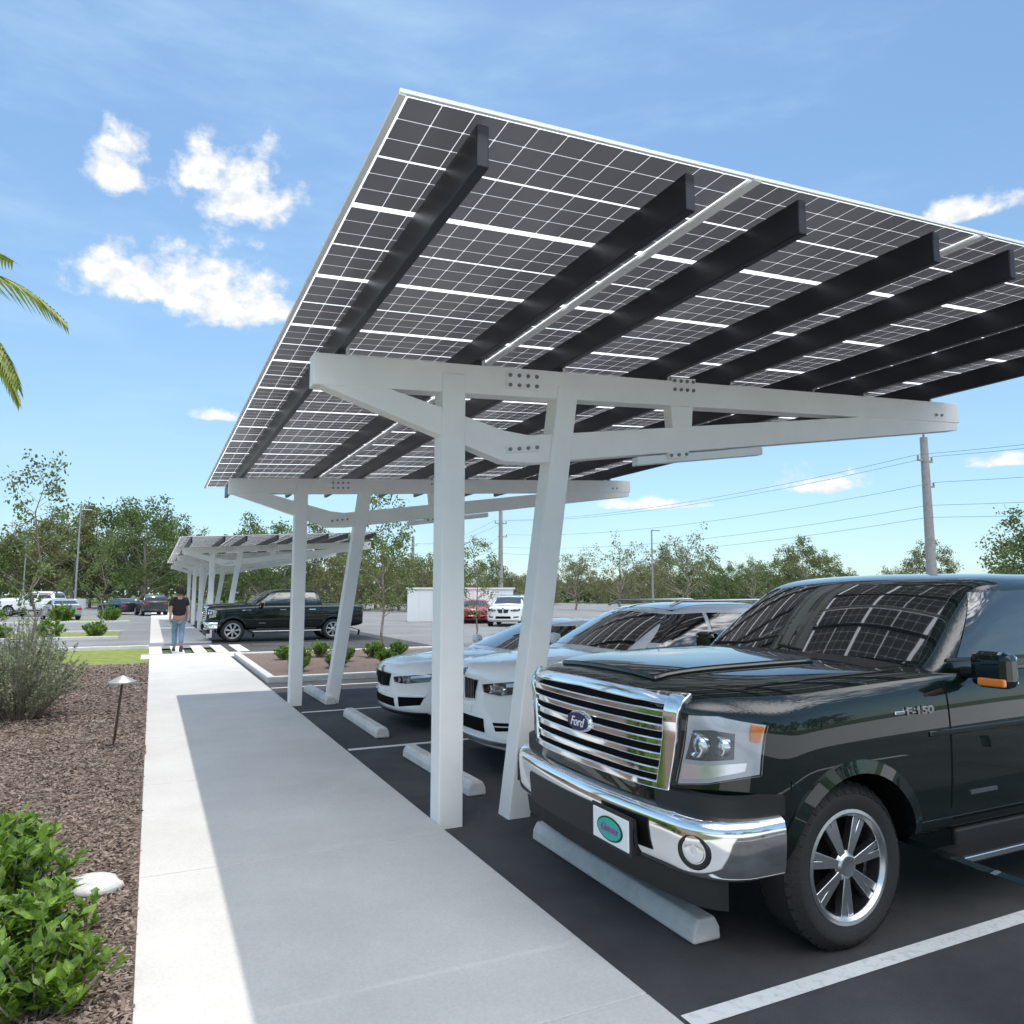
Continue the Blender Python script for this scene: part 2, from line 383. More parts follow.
AX={'x':(Vector((1,0,0)),lambda a,b:Vector((-3,a,b))),'X':(Vector((-1,0,0)),lambda a,b:Vector((9,a,b))),
    'y':(Vector((0,1,0)),lambda a,b:Vector((a,-3,b))),'Y':(Vector((0,-1,0)),lambda a,b:Vector((a,3,b))),'z':(Vector((0,0,-1)),lambda a,b:Vector((a,b,5)))}
def pl(poly,t):
    if len(poly)==1: return poly[0]
    k=t*(len(poly)-1); i=min(int(k),len(poly)-2); f=k-i
    return (lerp(poly[i][0],poly[i+1][0],f),lerp(poly[i][1],poly[i+1][1],f))
def patch(bvh,bot,top,axis,nu=12,nv=6,off=.006,thick=.02,mb=None,mi=0):
    mb=mb or MB(); d,org=AX[axis]; H=[]
    for j in range(nv+1):
        for i in range(nu+1):
            b=pl(bot,i/nu);t=pl(top,i/nu);a=lerp(b[0],t[0],j/nv);c=lerp(b[1],t[1],j/nv); hit=None
            for k in range(14):
                s=1-k*.012
                h=bvh.ray_cast(org(a*s if axis in'xX' else a,c),d)
                if h[0] is not None: hit=(h[0],h[1] if h[1].dot(d)<0 else -h[1]); break
                if axis in'xX': continue
                c-=.01
            H.append(hit)
    ok=[i for i,h in enumerate(H) if h]
    if not ok: return mb
    for i,h in enumerate(H):
        if h is None: H[i]=H[min(ok,key=lambda k:abs(k-i))]
    F=[p+n*off for p,n in H]; B=[p-n*thick for p,n in H]
    n=(nu+1)*(nv+1); fs=[]
    for j in range(nv):
        for i in range(nu):
            a=j*(nu+1)+i; fs.append((a,a+1,a+nu+2,a+nu+1)); fs.append((n+a,n+a+nu+1,n+a+nu+2,n+a+1))
    for i in range(nu): 
        fs.append((i,n+i,n+i+1,i+1)); a=nv*(nu+1)+i; fs.append((a,a+1,n+a+1,n+a))
    for j in range(nv):
        a=j*(nu+1); fs.append((a,a+nu+1,n+a+nu+1,n+a)); a+=nu; fs.append((a,n+a,n+a+nu+1,a+nu+1))
    mb.add(F+B,fs,mi); return mb
def wheel(root,x,y,Rt,Rr,width,nsp,spoke='twin',rimmat=None):
    sg=1 if y>0 else -1; rimmat=rimmat or M_satin
    mb=MB(); mb.lathe([(0.001,-.03*sg),(Rr*.62,-.03*sg),(Rr*.62,.0),(.001,.0)],n=24)
    w=mb.obj('wheel',M_lampdark,root,smooth=True,loc=(x,y,Rt))
    h=width/2; t=MB(); t.lathe([(Rr-.01,-h+.01),(Rr+.03,-h-.004),(Rr+.06,-h-.012),(Rt-.05,-h-.008),(Rt-.012,-h+.02),(Rt,-h+.05),(Rt,h-.05),(Rt-.012,h-.02),(Rt-.05,h+.008),(Rr+.06,h+.012),(Rr+.03,h+.004),(Rr-.01,h-.01)],n=48,closed=True)
    nb=40
    for i in range(nb):
        a=2*math.pi*i/nb; da=.055
        for sd_ in(-1,1):
            vs=[]
            for (rr,yy) in((Rt-.045,sd_*(h+.006)),(Rt-.045,sd_*(h+.012)),(Rt+.002,sd_*(h-.045)),(Rt+.006,sd_*(h-.04))):
                for aa in(a-da,a+da): vs.append((rr*math.cos(aa),yy,rr*math.sin(aa)))
            t.add(vs,[(2,3,7,6),(0,1,3,2),(4,5,7,6),(0,2,6,4),(1,3,7,5),(0,1,5,4)])
    t.obj('tyre',M_rubber,w,smooth=True,angle=40,recalc=True)
    r=MB(); o=h*sg
    r.lathe([(Rr+.008,o*.99),(Rr-.012,o*1.02),(Rr-.03,o*.86),(Rr-.035,-o*.9),(Rr-.0,-o*.9),(Rr-.02,o*.8)],n=48)
    r.lathe([(.001,o*.90),(.05,o*.92),(.075,o*.76),(.07,o*.4)],n=24)
    for i in range(nsp):
        a0=2*math.pi*i/nsp+.2
        offs=(-.1,.1) if spoke=='twin' else (-.085,.085)
        for da in offs:
            wI=.028 if spoke=='twin' else .030; wO=.03 if spoke=='twin' else .040
            c=math.cos(a0+da*.6);s_=math.sin(a0+da*.6); cO=math.cos(a0+da*1.2);sO=math.sin(a0+da*1.2)
            p0=Vector((c*.05,o*.84,s_*.05)); p1=Vector((cO*(Rr-.02),o*.80,sO*(Rr-.02))); tg=Vector((-s_,0,c)); tg2=Vector((-sO,0,cO)); dn=Vector((0,-.045*sg,0))
            vs=[p0-tg*wI/2,p0+tg*wI/2,p1+tg2*wO/2,p1-tg2*wO/2]; vs+=[v+dn for v in vs]
            r.add(vs,[(0,1,2,3),(7,6,5,4),(0,4,5,1),(1,5,6,2),(2,6,7,3),(3,7,4,0)])
    r.obj('rim',rimmat,w,smooth=True,angle=30,bevel=.003)
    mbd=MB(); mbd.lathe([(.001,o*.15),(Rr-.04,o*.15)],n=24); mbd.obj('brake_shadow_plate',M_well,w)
    return w
def make_body(root,st,rg,sbf,sbr,W,paint,wheels,Rarch,bow=.12):
    lo=lower_body(st,sbf,sbr,W).obj('tmp_lower',[paint,M_well]); 
    ss=lo.modifiers.new('s','SUBSURF'); ss.levels=2; ss.render_levels=2; realize(lo)
    bl=bvh_of(lo.data)
    cut=[]
    for wx,wz in wheels:
        for sg in(-1,1):
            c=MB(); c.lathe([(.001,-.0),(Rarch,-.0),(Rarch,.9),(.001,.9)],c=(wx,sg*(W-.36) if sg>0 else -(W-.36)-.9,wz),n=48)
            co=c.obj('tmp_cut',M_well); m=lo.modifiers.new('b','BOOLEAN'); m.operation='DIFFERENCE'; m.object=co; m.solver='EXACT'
            try: m.material_mode='TRANSFER'
            except Exception: pass
            cut.append(co)
    realize(lo)
    for c in cut: bpy.data.objects.remove(c)
    ca=cabin_body(rg,bow).obj('tmp_cab',[paint]); ss=ca.modifiers.new('s','SUBSURF'); ss.levels=2; ss.render_levels=2; realize(ca); bc=bvh_of(ca.data)
    bm=bmesh.new(); bm.from_mesh(lo.data); bm.from_mesh(ca.data); me=bpy.data.meshes.new('body'); bm.to_mesh(me); bm.free()
    for m in lo.data.materials: me.materials.append(m)
    me.polygons.foreach_set('use_smooth',[True]*len(me.polygons)); me.set_sharp_from_angle(angle=R(38))
    bpy.data.objects.remove(lo); bpy.data.objects.remove(ca)
    b=bpy.data.objects.new('body',me); COL.objects.link(b); b.parent=root
    return b,bl,bc
def seams(bl,root,lines,axis,mat=None,w=.006):
    for (p0,p1) in lines:
        mb=MB(); dx,dz=p1[0]-p0[0],p1[1]-p0[1]; l=math.hypot(dx,dz); nx,nz=-dz/l*w,dx/l*w
        patch(bl,[(p0[0]-nx,p0[1]-nz),(p1[0]-nx,p1[1]-nz)],[(p0[0]+nx,p0[1]+nz),(p1[0]+nx,p1[1]+nz)],axis,16,1,.0015,.003,mb)
        mb.obj('panel_gap',mat or M_well,root)
def arch_trim(bl,root,wx,wz,Ra,mat,name='wheel_arch_trim'):
    for ax in'yY':
        mb=MB(); N=30; d,org=AX[ax]; pts=[]
        for i in range(N+1):
            a=R(-18)+R(216)*i/N; row=[]
            for rr in(Ra-.015,Ra+.05):
                x=wx+rr*math.cos(a); z=wz+rr*math.sin(a); h=bl.ray_cast(org(x,z),d)
                p=h[0] if h[0] is not None else (pts[-1][0] if pts else org(x,z))
                row.append(Vector((x,p.y-d.y*(.022 if rr<Ra else .010),z)))
            pts.append(row)
        vs=[];fs=[]
        for row in pts: vs+=[row[0],row[1],row[0]+d*.06,row[1]+d*.05]
        for i in range(N):
            a=i*4; fs+=[(a,a+4,a+5,a+1),(a,a+2,a+6,a+4),(a+1,a+5,a+7,a+3)]
        mb.add(vs,fs); mb.obj(name,mat,root,smooth=True)

def pickup(loc,rz,label,name='pickup_truck'):
    root=empty(name,loc,label,'pickup truck',rz=rz)
    W=1.06
    sbf=lambda q:.10*q*q+.40*max(0,(q-.74)/.26)**1.5
    sbr=lambda q:.06*q**4
    st=[(0,.50,1.18,1.29,1.03,.84),(.05,.47,1.23,1.34,1.06,.87),(.3,.46,1.27,1.38,1.065,.88),(1.0,.45,1.30,1.405,1.065,.89),(1.7,.44,1.325,1.42,1.065,.90),(2.2,.44,1.34,1.42,1.065,.92),(4.2,.44,1.345,1.39,1.06,.94),(5.6,.5,1.34,1.37,1.05,.96),(5.85,.58,1.30,1.35,1.02,.94)]
    rg=[(1.24,1.38,4.28,1.0),(1.36,1.50,4.28,1.0),(1.43,1.58,4.27,.99),(1.62,1.81,4.22,.945),(1.80,2.05,4.14,.885),(1.885,2.20,4.02,.83),(1.93,2.46,3.85,.70),(1.945,2.8,3.6,.4)]
    b,bl,bc=make_body(root,st,rg,sbf,sbr,W,M_truck,[(.975,.43),(4.65,.43)],.475,.18)
    for wx in(.975,4.65):
        for s in(-1,1): wheel(root,wx,s*.868,.41,.275,.25,7,'wide',M_satin)
    for wx in(.975,4.65): arch_trim(bl,root,wx,.43,.475,M_truck)
    patch(bc,[(-.88,1.40),(0,1.415),(.88,1.40)],[(-.77,1.83),(0,1.86),(.77,1.83)],'x',20,12,.005,.01).obj('windshield',M_glass,root,smooth=True)
    patch(bc,[(-.78,1.42),(.78,1.42)],[(-.68,1.80),(.68,1.80)],'X',12,8,.005,.01).obj('rear_window',M_glass,root,smooth=True)
    for ax in'yY':
        patch(bc,[(1.94,1.425),(3.0,1.425)],[(2.30,1.80),(3.0,1.825)],ax,12,8,.006,.01).obj('side_window',M_glass,root,smooth=True)
        patch(bc,[(3.08,1.425),(4.02,1.425)],[(3.08,1.825),(3.92,1.81)],ax,12,8,.006,.01).obj('side_window',M_glass,root,smooth=True)
        seams(bl,root,[((1.72,.62),(1.74,1.34)),((3.03,.55),(3.04,1.34)),((4.12,.9),(4.2,1.34)),((1.75,.56),(4.0,.56))],ax)
        for hx in(2.62,3.7): patch(bl,[(hx,1.16),(hx+.24,1.16)],[(hx,1.195),(hx+.24,1.195)],ax,6,2,.035,-.02).obj('door_handle',M_chrome,root,smooth=True)
        patch(bl,[(1.88,.68),(2.12,.68)],[(1.88,.70),(2.12,.70)],ax,4,1,.006,.002).obj('side_badge',M_chrome,root)
        patch(bc,[(1.85,1.405),(4.1,1.405)],[(1.86,1.42),(4.1,1.42)],ax,20,1,.01,.01).obj('window_trim',M_black,root)
        patch(bl,[(1.55,1.02),(5.6,1.04)],[(1.55,1.05),(5.6,1.07)],ax,40,3,.010,.01).obj('body_crease',M_truck,root,smooth=True,bevel=.005)
    seams(bl,root,[((.42,-.88),(1.5,-.91)),((.42,.88),(1.5,.91))],'z',w=.005)
    mb=MB(); patch(bl,[(1.38,-.84),(1.26,0),(1.38,.84)],[(1.64,-.86),(1.50,0),(1.64,.86)],'z',16,2,.004,.01,mb); mb.obj('cowl',M_black,root)
    for s in(-1,1):
        mb=MB(); mb.poly_tube([(1.43,.1+s*.4,1.44),(1.50,.1+s*.15,1.455),(1.62,.1+s*.02-.05,1.51)],[.012,.01,.008]); mb.obj('wiper',M_black,root)
    mb=MB(); patch(bl,[(.14,-.50),(.14,.50)],[(1.22,-.60),(1.22,.60)],'z',16,14,.026,.01,mb); mb.obj('hood_centre',M_truck,root,smooth=True,bevel=.022)
    patch(bl,[(-.64,.84),(.64,.84)],[(-.72,1.26),(.72,1.26)],'x',24,8,.004,.01).obj('grille_mesh',M_well,root)
    gr=MB()
    patch(bl,[(-.76,1.238),(0,1.258),(.76,1.238)],[(-.79,1.285),(0,1.30),(.79,1.285)],'x',24,3,.026,.02,gr)
    patch(bl,[(-.69,.82),(.69,.82)],[(-.70,.86),(.70,.86)],'x',24,3,.030,.02,gr)
    for s in(-1,1):
        patch(bl,[(s*.70,.82),(s*.625,.82)],[(s*.79,1.28),(s*.71,1.28)],'x',4,12,.030,.02,gr)
    g=gr.obj('grille',M_chrome,root,smooth=True,bevel=.010,angle=50)
    for k in range(5):
        z=.905+k*.073; wv=.635+.085*(z-.84)/.42
        mb=MB(); patch(bl,[(-wv,z-.020),(wv,z-.020)],[(-wv,z+.020),(wv,z+.020)],'x',24,3,.022,.0,mb); mb.obj('grille_bar',M_chrome,g,smooth=True,bevel=.008)
    fx=bl.ray_cast(Vector((-3,0,1.06)),Vector((1,0,0)))[0].x
    mb=MB(); mb.lathe([(.001,-.04),(.100,-.04),(.107,-.034),(.112,-.01)],c=(fx,0,1.06),axis='x',n=40,mi=1,sx=1.15,sz=.54)
    mb.lathe([(.001,-.045),(.097,-.045),(.099,-.038)],c=(fx,0,1.06),axis='x',n=40,mi=0,sx=1.13,sz=.51)
    em=mb.obj('emblem',[M_blue,M_chrome],root,smooth=True)
    text_mesh('Ford',.074,'emblem_lettering',em,M_scriptwhite,(fx-.048,0,1.058),(R(90),0,R(-90)),.002,.4,.0003)
    for s in(-1,1):
        f=lambda p:[(s*a,c) for a,c in p]
        bot=f([(.735,.86),(.86,.88),(1.0,.93)]); top=f([(.81,1.20),(.90,1.20),(1.01,1.16)])
        h=patch(bl,bot,top,'x',18,8,.004,.01).obj('headlight',M_lampgrey,root,smooth=True)
        patch(bl,f([(.775,.985),(.86,.985),(.945,1.0)]),f([(.82,1.13),(.89,1.135),(.95,1.12)]),'x',12,6,.010,.0).obj('lamp_bezel',M_lampmid,h,smooth=True)
        patch(bl,f([(.755,.885),(.86,.90),(.97,.945)]),f([(.765,.965),(.86,.965),(.975,.985)]),'x',12,4,.009,.0).obj('running_lamp',M_lamp,h,smooth=True)
        for (yy,zz,rr) in((.835,1.06,.060),(.915,1.06,.05)):
            hx=bl.ray_cast(Vector((-3,s*yy,zz)),Vector((1,0,0)))[0]
            if hx is None: continue
            m2=MB(); m2.lathe([(.001,-.014),(rr*.5,-.010),(rr*.62,-.004),(rr*.9,-.02),(rr,-.016),(rr,.03)],c=(hx.x-.012,s*yy,zz),axis='x',n=24); m2.obj('projector_lamp',M_lamp,h,smooth=True)
        patch(bl,f([(.982,1.09),(1.0,1.08)]),f([(.982,1.165),(1.008,1.15)]),'x',6,4,.016,.0).obj('turn_lamp',M_amber,h,smooth=True)
        patch(bl,bot,top,'x',18,8,.035,-.03).obj('lamp_lens',M_lens,h,smooth=True)
    def plan_path(y0,y1):
        half=[]
        for i in range(17): 
            y=.80*i/16; half.append((.083*(y/.8)**2*.64,y))
        P0,P1,P2=(.053,.80),(.085,1.01),(.30,1.045)
        for i in range(1,15):
            t=i/14; half.append(tuple((1-t)**2*a+2*t*(1-t)*b_+t*t*c for a,b_,c in zip(P0,P1,P2)))
        half.append((.38,1.05)); half.append((.465,1.052))
        full=[(x,-y) for x,y in half[:0:-1]]+half
        return [p for p in full if y0-1e-6<=p[1]<=y1+1e-6]
    def sweep(prof,y0,y1,dx=0,mat=M_chrome,nm='bumper',par=root):
        path=plan_path(y0,y1); mb=MB(); k=len(prof); vs=[];fs=[]; n=len(path)-1
        for i,(x,y) in enumerate(path):
            a=path[max(0,i-1)]; b_=path[min(n,i+1)]; tx,ty=b_[0]-a[0],b_[1]-a[1]; l=math.hypot(tx,ty); nx,ny=ty/l,-tx/l
            for px,pz_ in prof: vs.append((x+dx+nx*px,y+ny*px,pz_))
        for i in range(n):
            for j in range(k): fs.append((i*k+j,i*k+(j+1)%k,(i+1)*k+(j+1)%k,(i+1)*k+j))
        fs.append(tuple(range(k)));fs.append(tuple(n*k+j for j in range(k)))
        mb.add(vs,fs); return mb.obj(nm,mat,par,smooth=True,angle=60)
    bp=sweep([(.06,.485),(.02,.47),(-.010,.475),(-.026,.495),(-.036,.54),(-.041,.59),(-.044,.65),(-.042,.695),(-.034,.728),(-.012,.745),(.06,.75)],-2,2,-.02)
    sweep([(0,.475),(-.038,.475),(-.052,.63),(-.048,.655),(0,.655)],-.56,.62,-.022,M_black,'bumper_intake',bp)
    sweep([(.05,.74),(.0,.74),(.0,.83),(.05,.84)],-2,2,.02,M_black,'bumper_gap_panel',root)
    sweep([(.05,.33),(.02,.33),(.0,.475),(.05,.475)],-1.0,1.0,.0,M_black,'air_dam',root)
    for s in(-1,1):
        mb=MB(); mb.lathe([(.001,-.004),(.035,-.008),(.05,-.004),(.056,.004)],axis='x',n=24,mi=1); mb.lathe([(.056,.004),(.060,-.006),(.076,-.008),(.084,.004),(.086,.03)],axis='x',n=28,mi=0)
        fo=mb.obj('fog_lamp',[M_black,M_lamp],root,smooth=True,loc=(.089-.02-.038*.90,s*(.905+.038*.43),.60)); fo.rotation_euler=(0,0,-s*R(27))
    py=-.42; px=-.02+sbf(.4)*.93-.09
    mb=MB(); mb.box((px,py,.585),(.012,.33,.155)); pt=mb.obj('license_plate',M_plate,root,bevel=.004)
    mb=MB(); mb.lathe([(.001,-.010),(.1,-.010),(.1,0)],c=(px,py,.582),axis='x',n=32,sx=1.18,sz=.60,mi=1); mb.lathe([(.001,-.013),(.090,-.013),(.090,0)],c=(px,py,.582),axis='x',n=32,sx=1.18,sz=.58,mi=0)
    mb.obj('plate_logo',[M_teal,M_black],pt)
    text_mesh('Gators',.056,'plate_lettering',pt,M_pink,(px-.015,py,.585),(R(90),0,R(-90)),.002,.3,.0012)
    mb=MB(); mb.box((px+.006,py,.585),(.012,.37,.195)); mb.obj('plate_frame',M_black,pt,bevel=.004)
    sy=bl.ray_cast(Vector((1.4,-3,1.15)),Vector((0,1,0)))[0].y
    text_mesh('F-150',.056,'side_lettering',root,M_chrome,(1.485,sy-.006,1.165),(R(90),0,0),.004,0,.002,(1.75,1,1))
    mb=MB(); mb.box((1.325,sy-.004,1.163),(.08,.012,.020)); mb.obj('side_badge',M_chrome,root,bevel=.004)
    text_mesh('F-150',.056,'side_lettering',root,M_chrome,(1.48,-sy+.006,1.165),(R(90),0,R(180)),.004,0,.002,(1.75,1,1))
    for s in(-1,1):
        mb=MB(); mb.tube((1.98,s*.95,1.34),(1.96,s*1.12,1.35),.035,.03,10)
        m=mb.obj('side_mirror',M_black,root,smooth=True)
        mb=MB(); mb.box((1.95,s*1.19,1.375),(.13,.22,.20)); mb.obj('mirror_cap',M_truck,m,bevel=.045)
        mb=MB(); mb.box((1.888,s*1.21,1.31),(.03,.15,.045)); mb.obj('turn_lamp',M_amber,m,bevel=.01)
        mb=MB(); mb.box((2.018,s*1.19,1.375),(.01,.17,.15)); mb.obj('mirror_glass',M_chrome,m,bevel=.003)
        mb=MB(); mb.box((2.9,s*1.06,.38),(2.5,.17,.045)); mb.box((2.9,s*.99,.43),(2.2,.04,.12)); ob=mb.obj('running_board',M_black,root,bevel=.015)
        mb=MB(); mb.box((2.9,s*1.147,.388),(2.5,.012,.03)); mb.obj('running_board_trim',M_chrome,ob,bevel=.004)
        patch(bl,[(s*.86,.95),(s*.97,.95)],[(s*.86,1.25),(s*.97,1.25)],'X',4,6,.006,.01).obj('tail_light',M_red,root)
    return root
truck=pickup((2.30,3.80,0),0,'shiny black pickup truck with chrome grille under the solar carport')

def car(kind,loc,rz,label,paint,name):
    root=empty(name,loc,label,'car' if kind=='sedan' else 'suv',rz=rz)
    suv=kind=='suv'
    W=.98 if suv else .94
    sbf=lambda q:.20*q*q+.30*max(0,(q-.64)/.36)**1.6
    sbr=lambda q:.12*q*q+.2*max(0,(q-.7)/.3)**2
    if suv:
        Rt=.375;Rr=.26;wxs=(.86,3.50)
        st=[(0,.34,.89,1.0,.90,.70),(.035,.27,.94,1.06,.95,.73),(.18,.25,.98,1.105,.975,.77),(.7,.24,1.02,1.15,.98,.81),(1.25,.24,1.04,1.18,.985,.84),(2.4,.24,1.06,1.18,.985,.86),(3.8,.26,1.07,1.16,.97,.86),(4.3,.32,1.04,1.14,.93,.82),(4.45,.42,.98,1.10,.87,.78)]
        rg=[(1.02,1.10,4.40,.90),(1.12,1.22,4.38,.895),(1.18,1.32,4.34,.885),(1.38,1.66,4.18,.82),(1.56,2.00,3.95,.735),(1.635,2.2,3.78,.68),(1.68,2.5,3.5,.58),(1.69,2.75,3.2,.35)]
        wb,wt_=(1.22,1.56)
    else:
        Rt=.345;Rr=.25;wxs=(.85,3.65)
        st=[(0,.26,.69,.77,.86,.64),(.04,.20,.74,.84,.91,.68),(.2,.18,.79,.89,.93,.72),(.7,.18,.85,.945,.94,.77),(1.3,.18,.89,.995,.94,.8),(2.4,.18,.93,1.0,.94,.82),(4.0,.20,.95,1.04,.93,.8),(4.45,.26,.92,1.06,.90,.76),(4.65,.36,.86,1.02,.84,.72)]
        rg=[(.88,1.25,4.35,.85),(.97,1.42,4.25,.845),(1.02,1.52,4.15,.83),(1.18,1.88,3.85,.77),(1.32,2.22,3.5,.69),(1.375,2.42,3.3,.64),(1.405,2.62,3.1,.52),(1.415,2.8,2.95,.3)]
        wb,wt_=(1.03,1.31)
    b,bl,bc=make_body(root,st,rg,sbf,sbr,W,paint,[(wxs[0],Rt),(wxs[1],Rt)],Rt+.055,.14)
    for wx in wxs:
        for s in(-1,1): wheel(root,wx,s*(W-.135),Rt,Rr,.23,5,'twin',M_satin)
    wi=.76 if suv else .72
    patch(bc,[(-wi,wb-.02),(0,wb),(wi,wb-.02)],[(-wi+.10,wt_),(0,wt_+.03),(wi-.10,wt_)],'x',14,8,.005,.01).obj('windshield',M_glass,root,smooth=True)
    patch(bc,[(-wi,wb+.04),(wi,wb+.04)],[(-wi+.12,wt_-.02),(wi-.12,wt_-.02)],'X',12,8,.005,.01).obj('rear_window',M_glass,root,smooth=True)
    for ax in'yY':
        if suv:
            wins=[([(1.68,wb),(2.55,wb)],[(2.12,wt_),(2.55,wt_+.02)]),([(2.61,wb),(3.4,wb)],[(2.61,wt_+.02),(3.36,wt_)]),([(3.46,wb),(4.05,wb+.04)],[(3.42,wt_),(3.68,wt_-.03)])]
            sm=[((1.36,.45),(1.40,1.02)),((2.57,.38),(2.58,1.06)),((3.36,.85),(3.44,1.08))]
        else:
            wins=[([(1.85,wb),(2.68,wb)],[(2.25,wt_),(2.68,wt_+.01)]),([(2.74,wb),(3.75,wb)],[(2.74,wt_+.01),(3.35,wt_-.01)])]
            sm=[((1.40,.38),(1.45,.90)),((2.70,.30),(2.71,.93)),((3.5,.7),(3.66,.95))]
        for a_,b_ in wins: patch(bc,a_,b_,ax,10,6,.006,.01).obj('side_window',M_glass,root,smooth=True)
        seams(bl,root,sm,ax)
        zh=.9 if suv else .78
        for hx in(2.35,3.2):
            patch(bl,[(hx,zh),(hx+.2,zh)],[(hx,zh+.03),(hx+.2,zh+.03)],ax,6,2,.03,-.015).obj('door_handle',paint,root,smooth=True)
        patch(bl,[(wxs[0]+.5,.26 if suv else .2),(wxs[1]-.5,.26 if suv else .2)],[(wxs[0]+.5,.36 if suv else .27),(wxs[1]-.5,.36 if suv else .27)],ax,12,2,.006,.01).obj('side_skirt',M_black,root)
    z=lambda v:(v+.06 if suv else .23+(v-.28)*.83)
    for s in(-1,1):
        f=lambda p:[(s*a,z(c)) for a,c in p]
        fr_=patch(bl,f([(.025,.655),(.25,.67)]),f([(.018,.885),(.33,.875)]),'x',10,6,.012,.01).obj('grille_surround',M_chrome if suv else M_black,root,smooth=True,bevel=.004)
        patch(bl,f([(.037,.668),(.242,.682)]),f([(.033,.872),(.315,.862)]),'x',10,6,.016,.0).obj('grille',M_well,fr_,smooth=True)
        mb=MB()
        for i in range(6):
            y0=.062+i*.034; patch(bl,f([(y0,.68),(y0+.004,.68)]),f([(y0+.008,.865),(y0+.012,.865)]),'x',1,6,.020,.0,mb)
        mb.obj('grille_bars',M_satin if suv else M_black,fr_)
        bot=f([(.42,.765),(.62,.745),(.86,.785)]); top=f([(.40,.835),(.62,.868),(.875,.905)])
        h=patch(bl,bot,top,'x',14,6,.003,.01).obj('headlight',M_lampdark,root,smooth=True)
        patch(bl,f([(.70,.83),(.85,.85)]),f([(.70,.862),(.86,.89)]),'x',8,3,.008,.0).obj('running_lamp',M_scriptwhite,h,smooth=True)
        for yy in(.53,.67):
            zz=z(.80); hx=bl.ray_cast(Vector((-3,s*yy,zz)),Vector((1,0,0)))
            if hx[0] is None: continue
            m2=MB(); rr=.036*(1 if suv else .82); m2.lathe([(.001,-.008),(rr*.55,-.012),(rr*.6,-.004),(rr*.85,-.004),(rr*.9,-.016),(rr*1.1,-.016),(rr*1.1,.03)],c=(hx[0].x-.006,s*yy,zz),axis='x',n=24); m2.obj('ring_lamp',M_lamp,h,smooth=True)
        patch(bl,bot,top,'x',14,6,.020,-.016).obj('lamp_lens',M_lens,h,smooth=True)
        if suv:
            patch(bl,f([(.58,.40),(.80,.43)]),f([(.54,.48),(.83,.50)]),'x',8,5,.006,.01).obj('side_intake',M_well,root,smooth=True)
            patch(bl,f([(.56,.44),(.82,.46)]),f([(.56,.452),(.82,.472)]),'x',8,1,.014,.0).obj('intake_trim',M_satin,root)
        else:
            patch(bl,f([(.52,.38),(.80,.43)]),f([(.50,.53),(.83,.55)]),'x',8,5,.006,.01).obj('side_intake',M_well,root,smooth=True)
            patch(bl,f([(.50,.535),(.83,.555)]),f([(.49,.558),(.84,.58)]),'x',8,1,.020,.0).obj('intake_trim',paint,root)
        mb=MB(); xm=1.66 if suv else 1.86; zm=1.20 if suv else 1.04
        mb.tube((xm,s*(W-.16),zm-.03),(xm,s*(W+.0),zm),.022,.02,8); m=mb.obj('side_mirror',M_black,root,smooth=True)
        mb=MB(); mb.box((xm,s*(W+.09),zm+.03),(.12,.2,.13)); mb.obj('mirror_cap',paint,m,bevel=.04)
        patch(bl,[(s*.55,z(.82)),(s*.86,z(.80))],[(s*.55,z(.95)),(s*.86,z(.97))],'X',8,4,.006,.01).obj('tail_light',M_red,root,smooth=True)
        patch(bl,[(.22,s*.30),(1.15,s*.60)],[(.22,s*.34),(1.15,s*.66)],'z',14,3,.010,.01).obj('hood_crease',paint,root,smooth=True,bevel=.004)
        if suv:
            mb=MB(); mb.poly_tube([(2.2,s*.62,1.655),(2.35,s*.63,1.71),(3.5,s*.63,1.72),(3.7,s*.62,1.66)],[.016]*4,8); mb.obj('roof_rail',M_satin,root,smooth=True)
    patch(bl,[(-.42,z(.37)),(.42,z(.37))],[(-.40,z(.50)),(.40,z(.50))],'x',20,4,.006,.01).obj('lower_intake',M_well,root,smooth=True)
    patch(bl,[(-.84,z(.27)),(.84,z(.27))],[(-.84,z(.31)),(.84,z(.31))],'x',24,2,.02,.01).obj('front_splitter',M_black if not suv else M_satin,root,smooth=True)
    mb=MB(); patch(bl,[(-.16,z(.54)),(.16,z(.54))],[(-.16,z(.61)),(.16,z(.61))],'x',6,2,.014,.0,mb); mb.obj('license_plate_bracket',paint,root)
    hx=bl.ray_cast(Vector((-3,0,z(.93))),Vector((1,0,0)))
    if hx[0] is not None:
        p=hx[0]; n=hx[1]; 
        mb=MB(); mb.lathe([(.001,.008),(.028,.008),(.040,.006),(.042,-.01)],axis='z',n=24,mi=0); 
        o=mb.obj('emblem',[M_blue],root,smooth=True,loc=p); o.rotation_euler=n.to_track_quat('Z','Y').to_euler()
        mb=MB(); mb.lathe([(.041,-.01),(.041,.010),(.046,.008),(.048,-.01)],axis='z',n=24); mb.obj('emblem_ring',M_chrome,o,smooth=True)
    if suv:
        patch(bc,[(2.25,-.58),(2.25,.58)],[(3.7,-.58),(3.7,.58)],'z',10,12,.004,.01).obj('roof_glass',M_glass,root,smooth=True)
        seams(bl,root,[((.5,-.72),(1.15,-.78)),((.5,.72),(1.15,.78))],'z',w=.005)
    else: seams(bl,root,[((.5,-.66),(1.2,-.74)),((.5,.66),(1.2,.74))],'z',w=.005)
    return root
suv=car('suv',(2.98,7.30,0),0,'white suv with dark glass roof parked under the solar carport',M_carwhite,'parked_suv')
sedan=car('sedan',(2.92,10.15,0),0,'white sedan parked nose-in beside a white suv under the carport',M_carwhite,'parked_car')
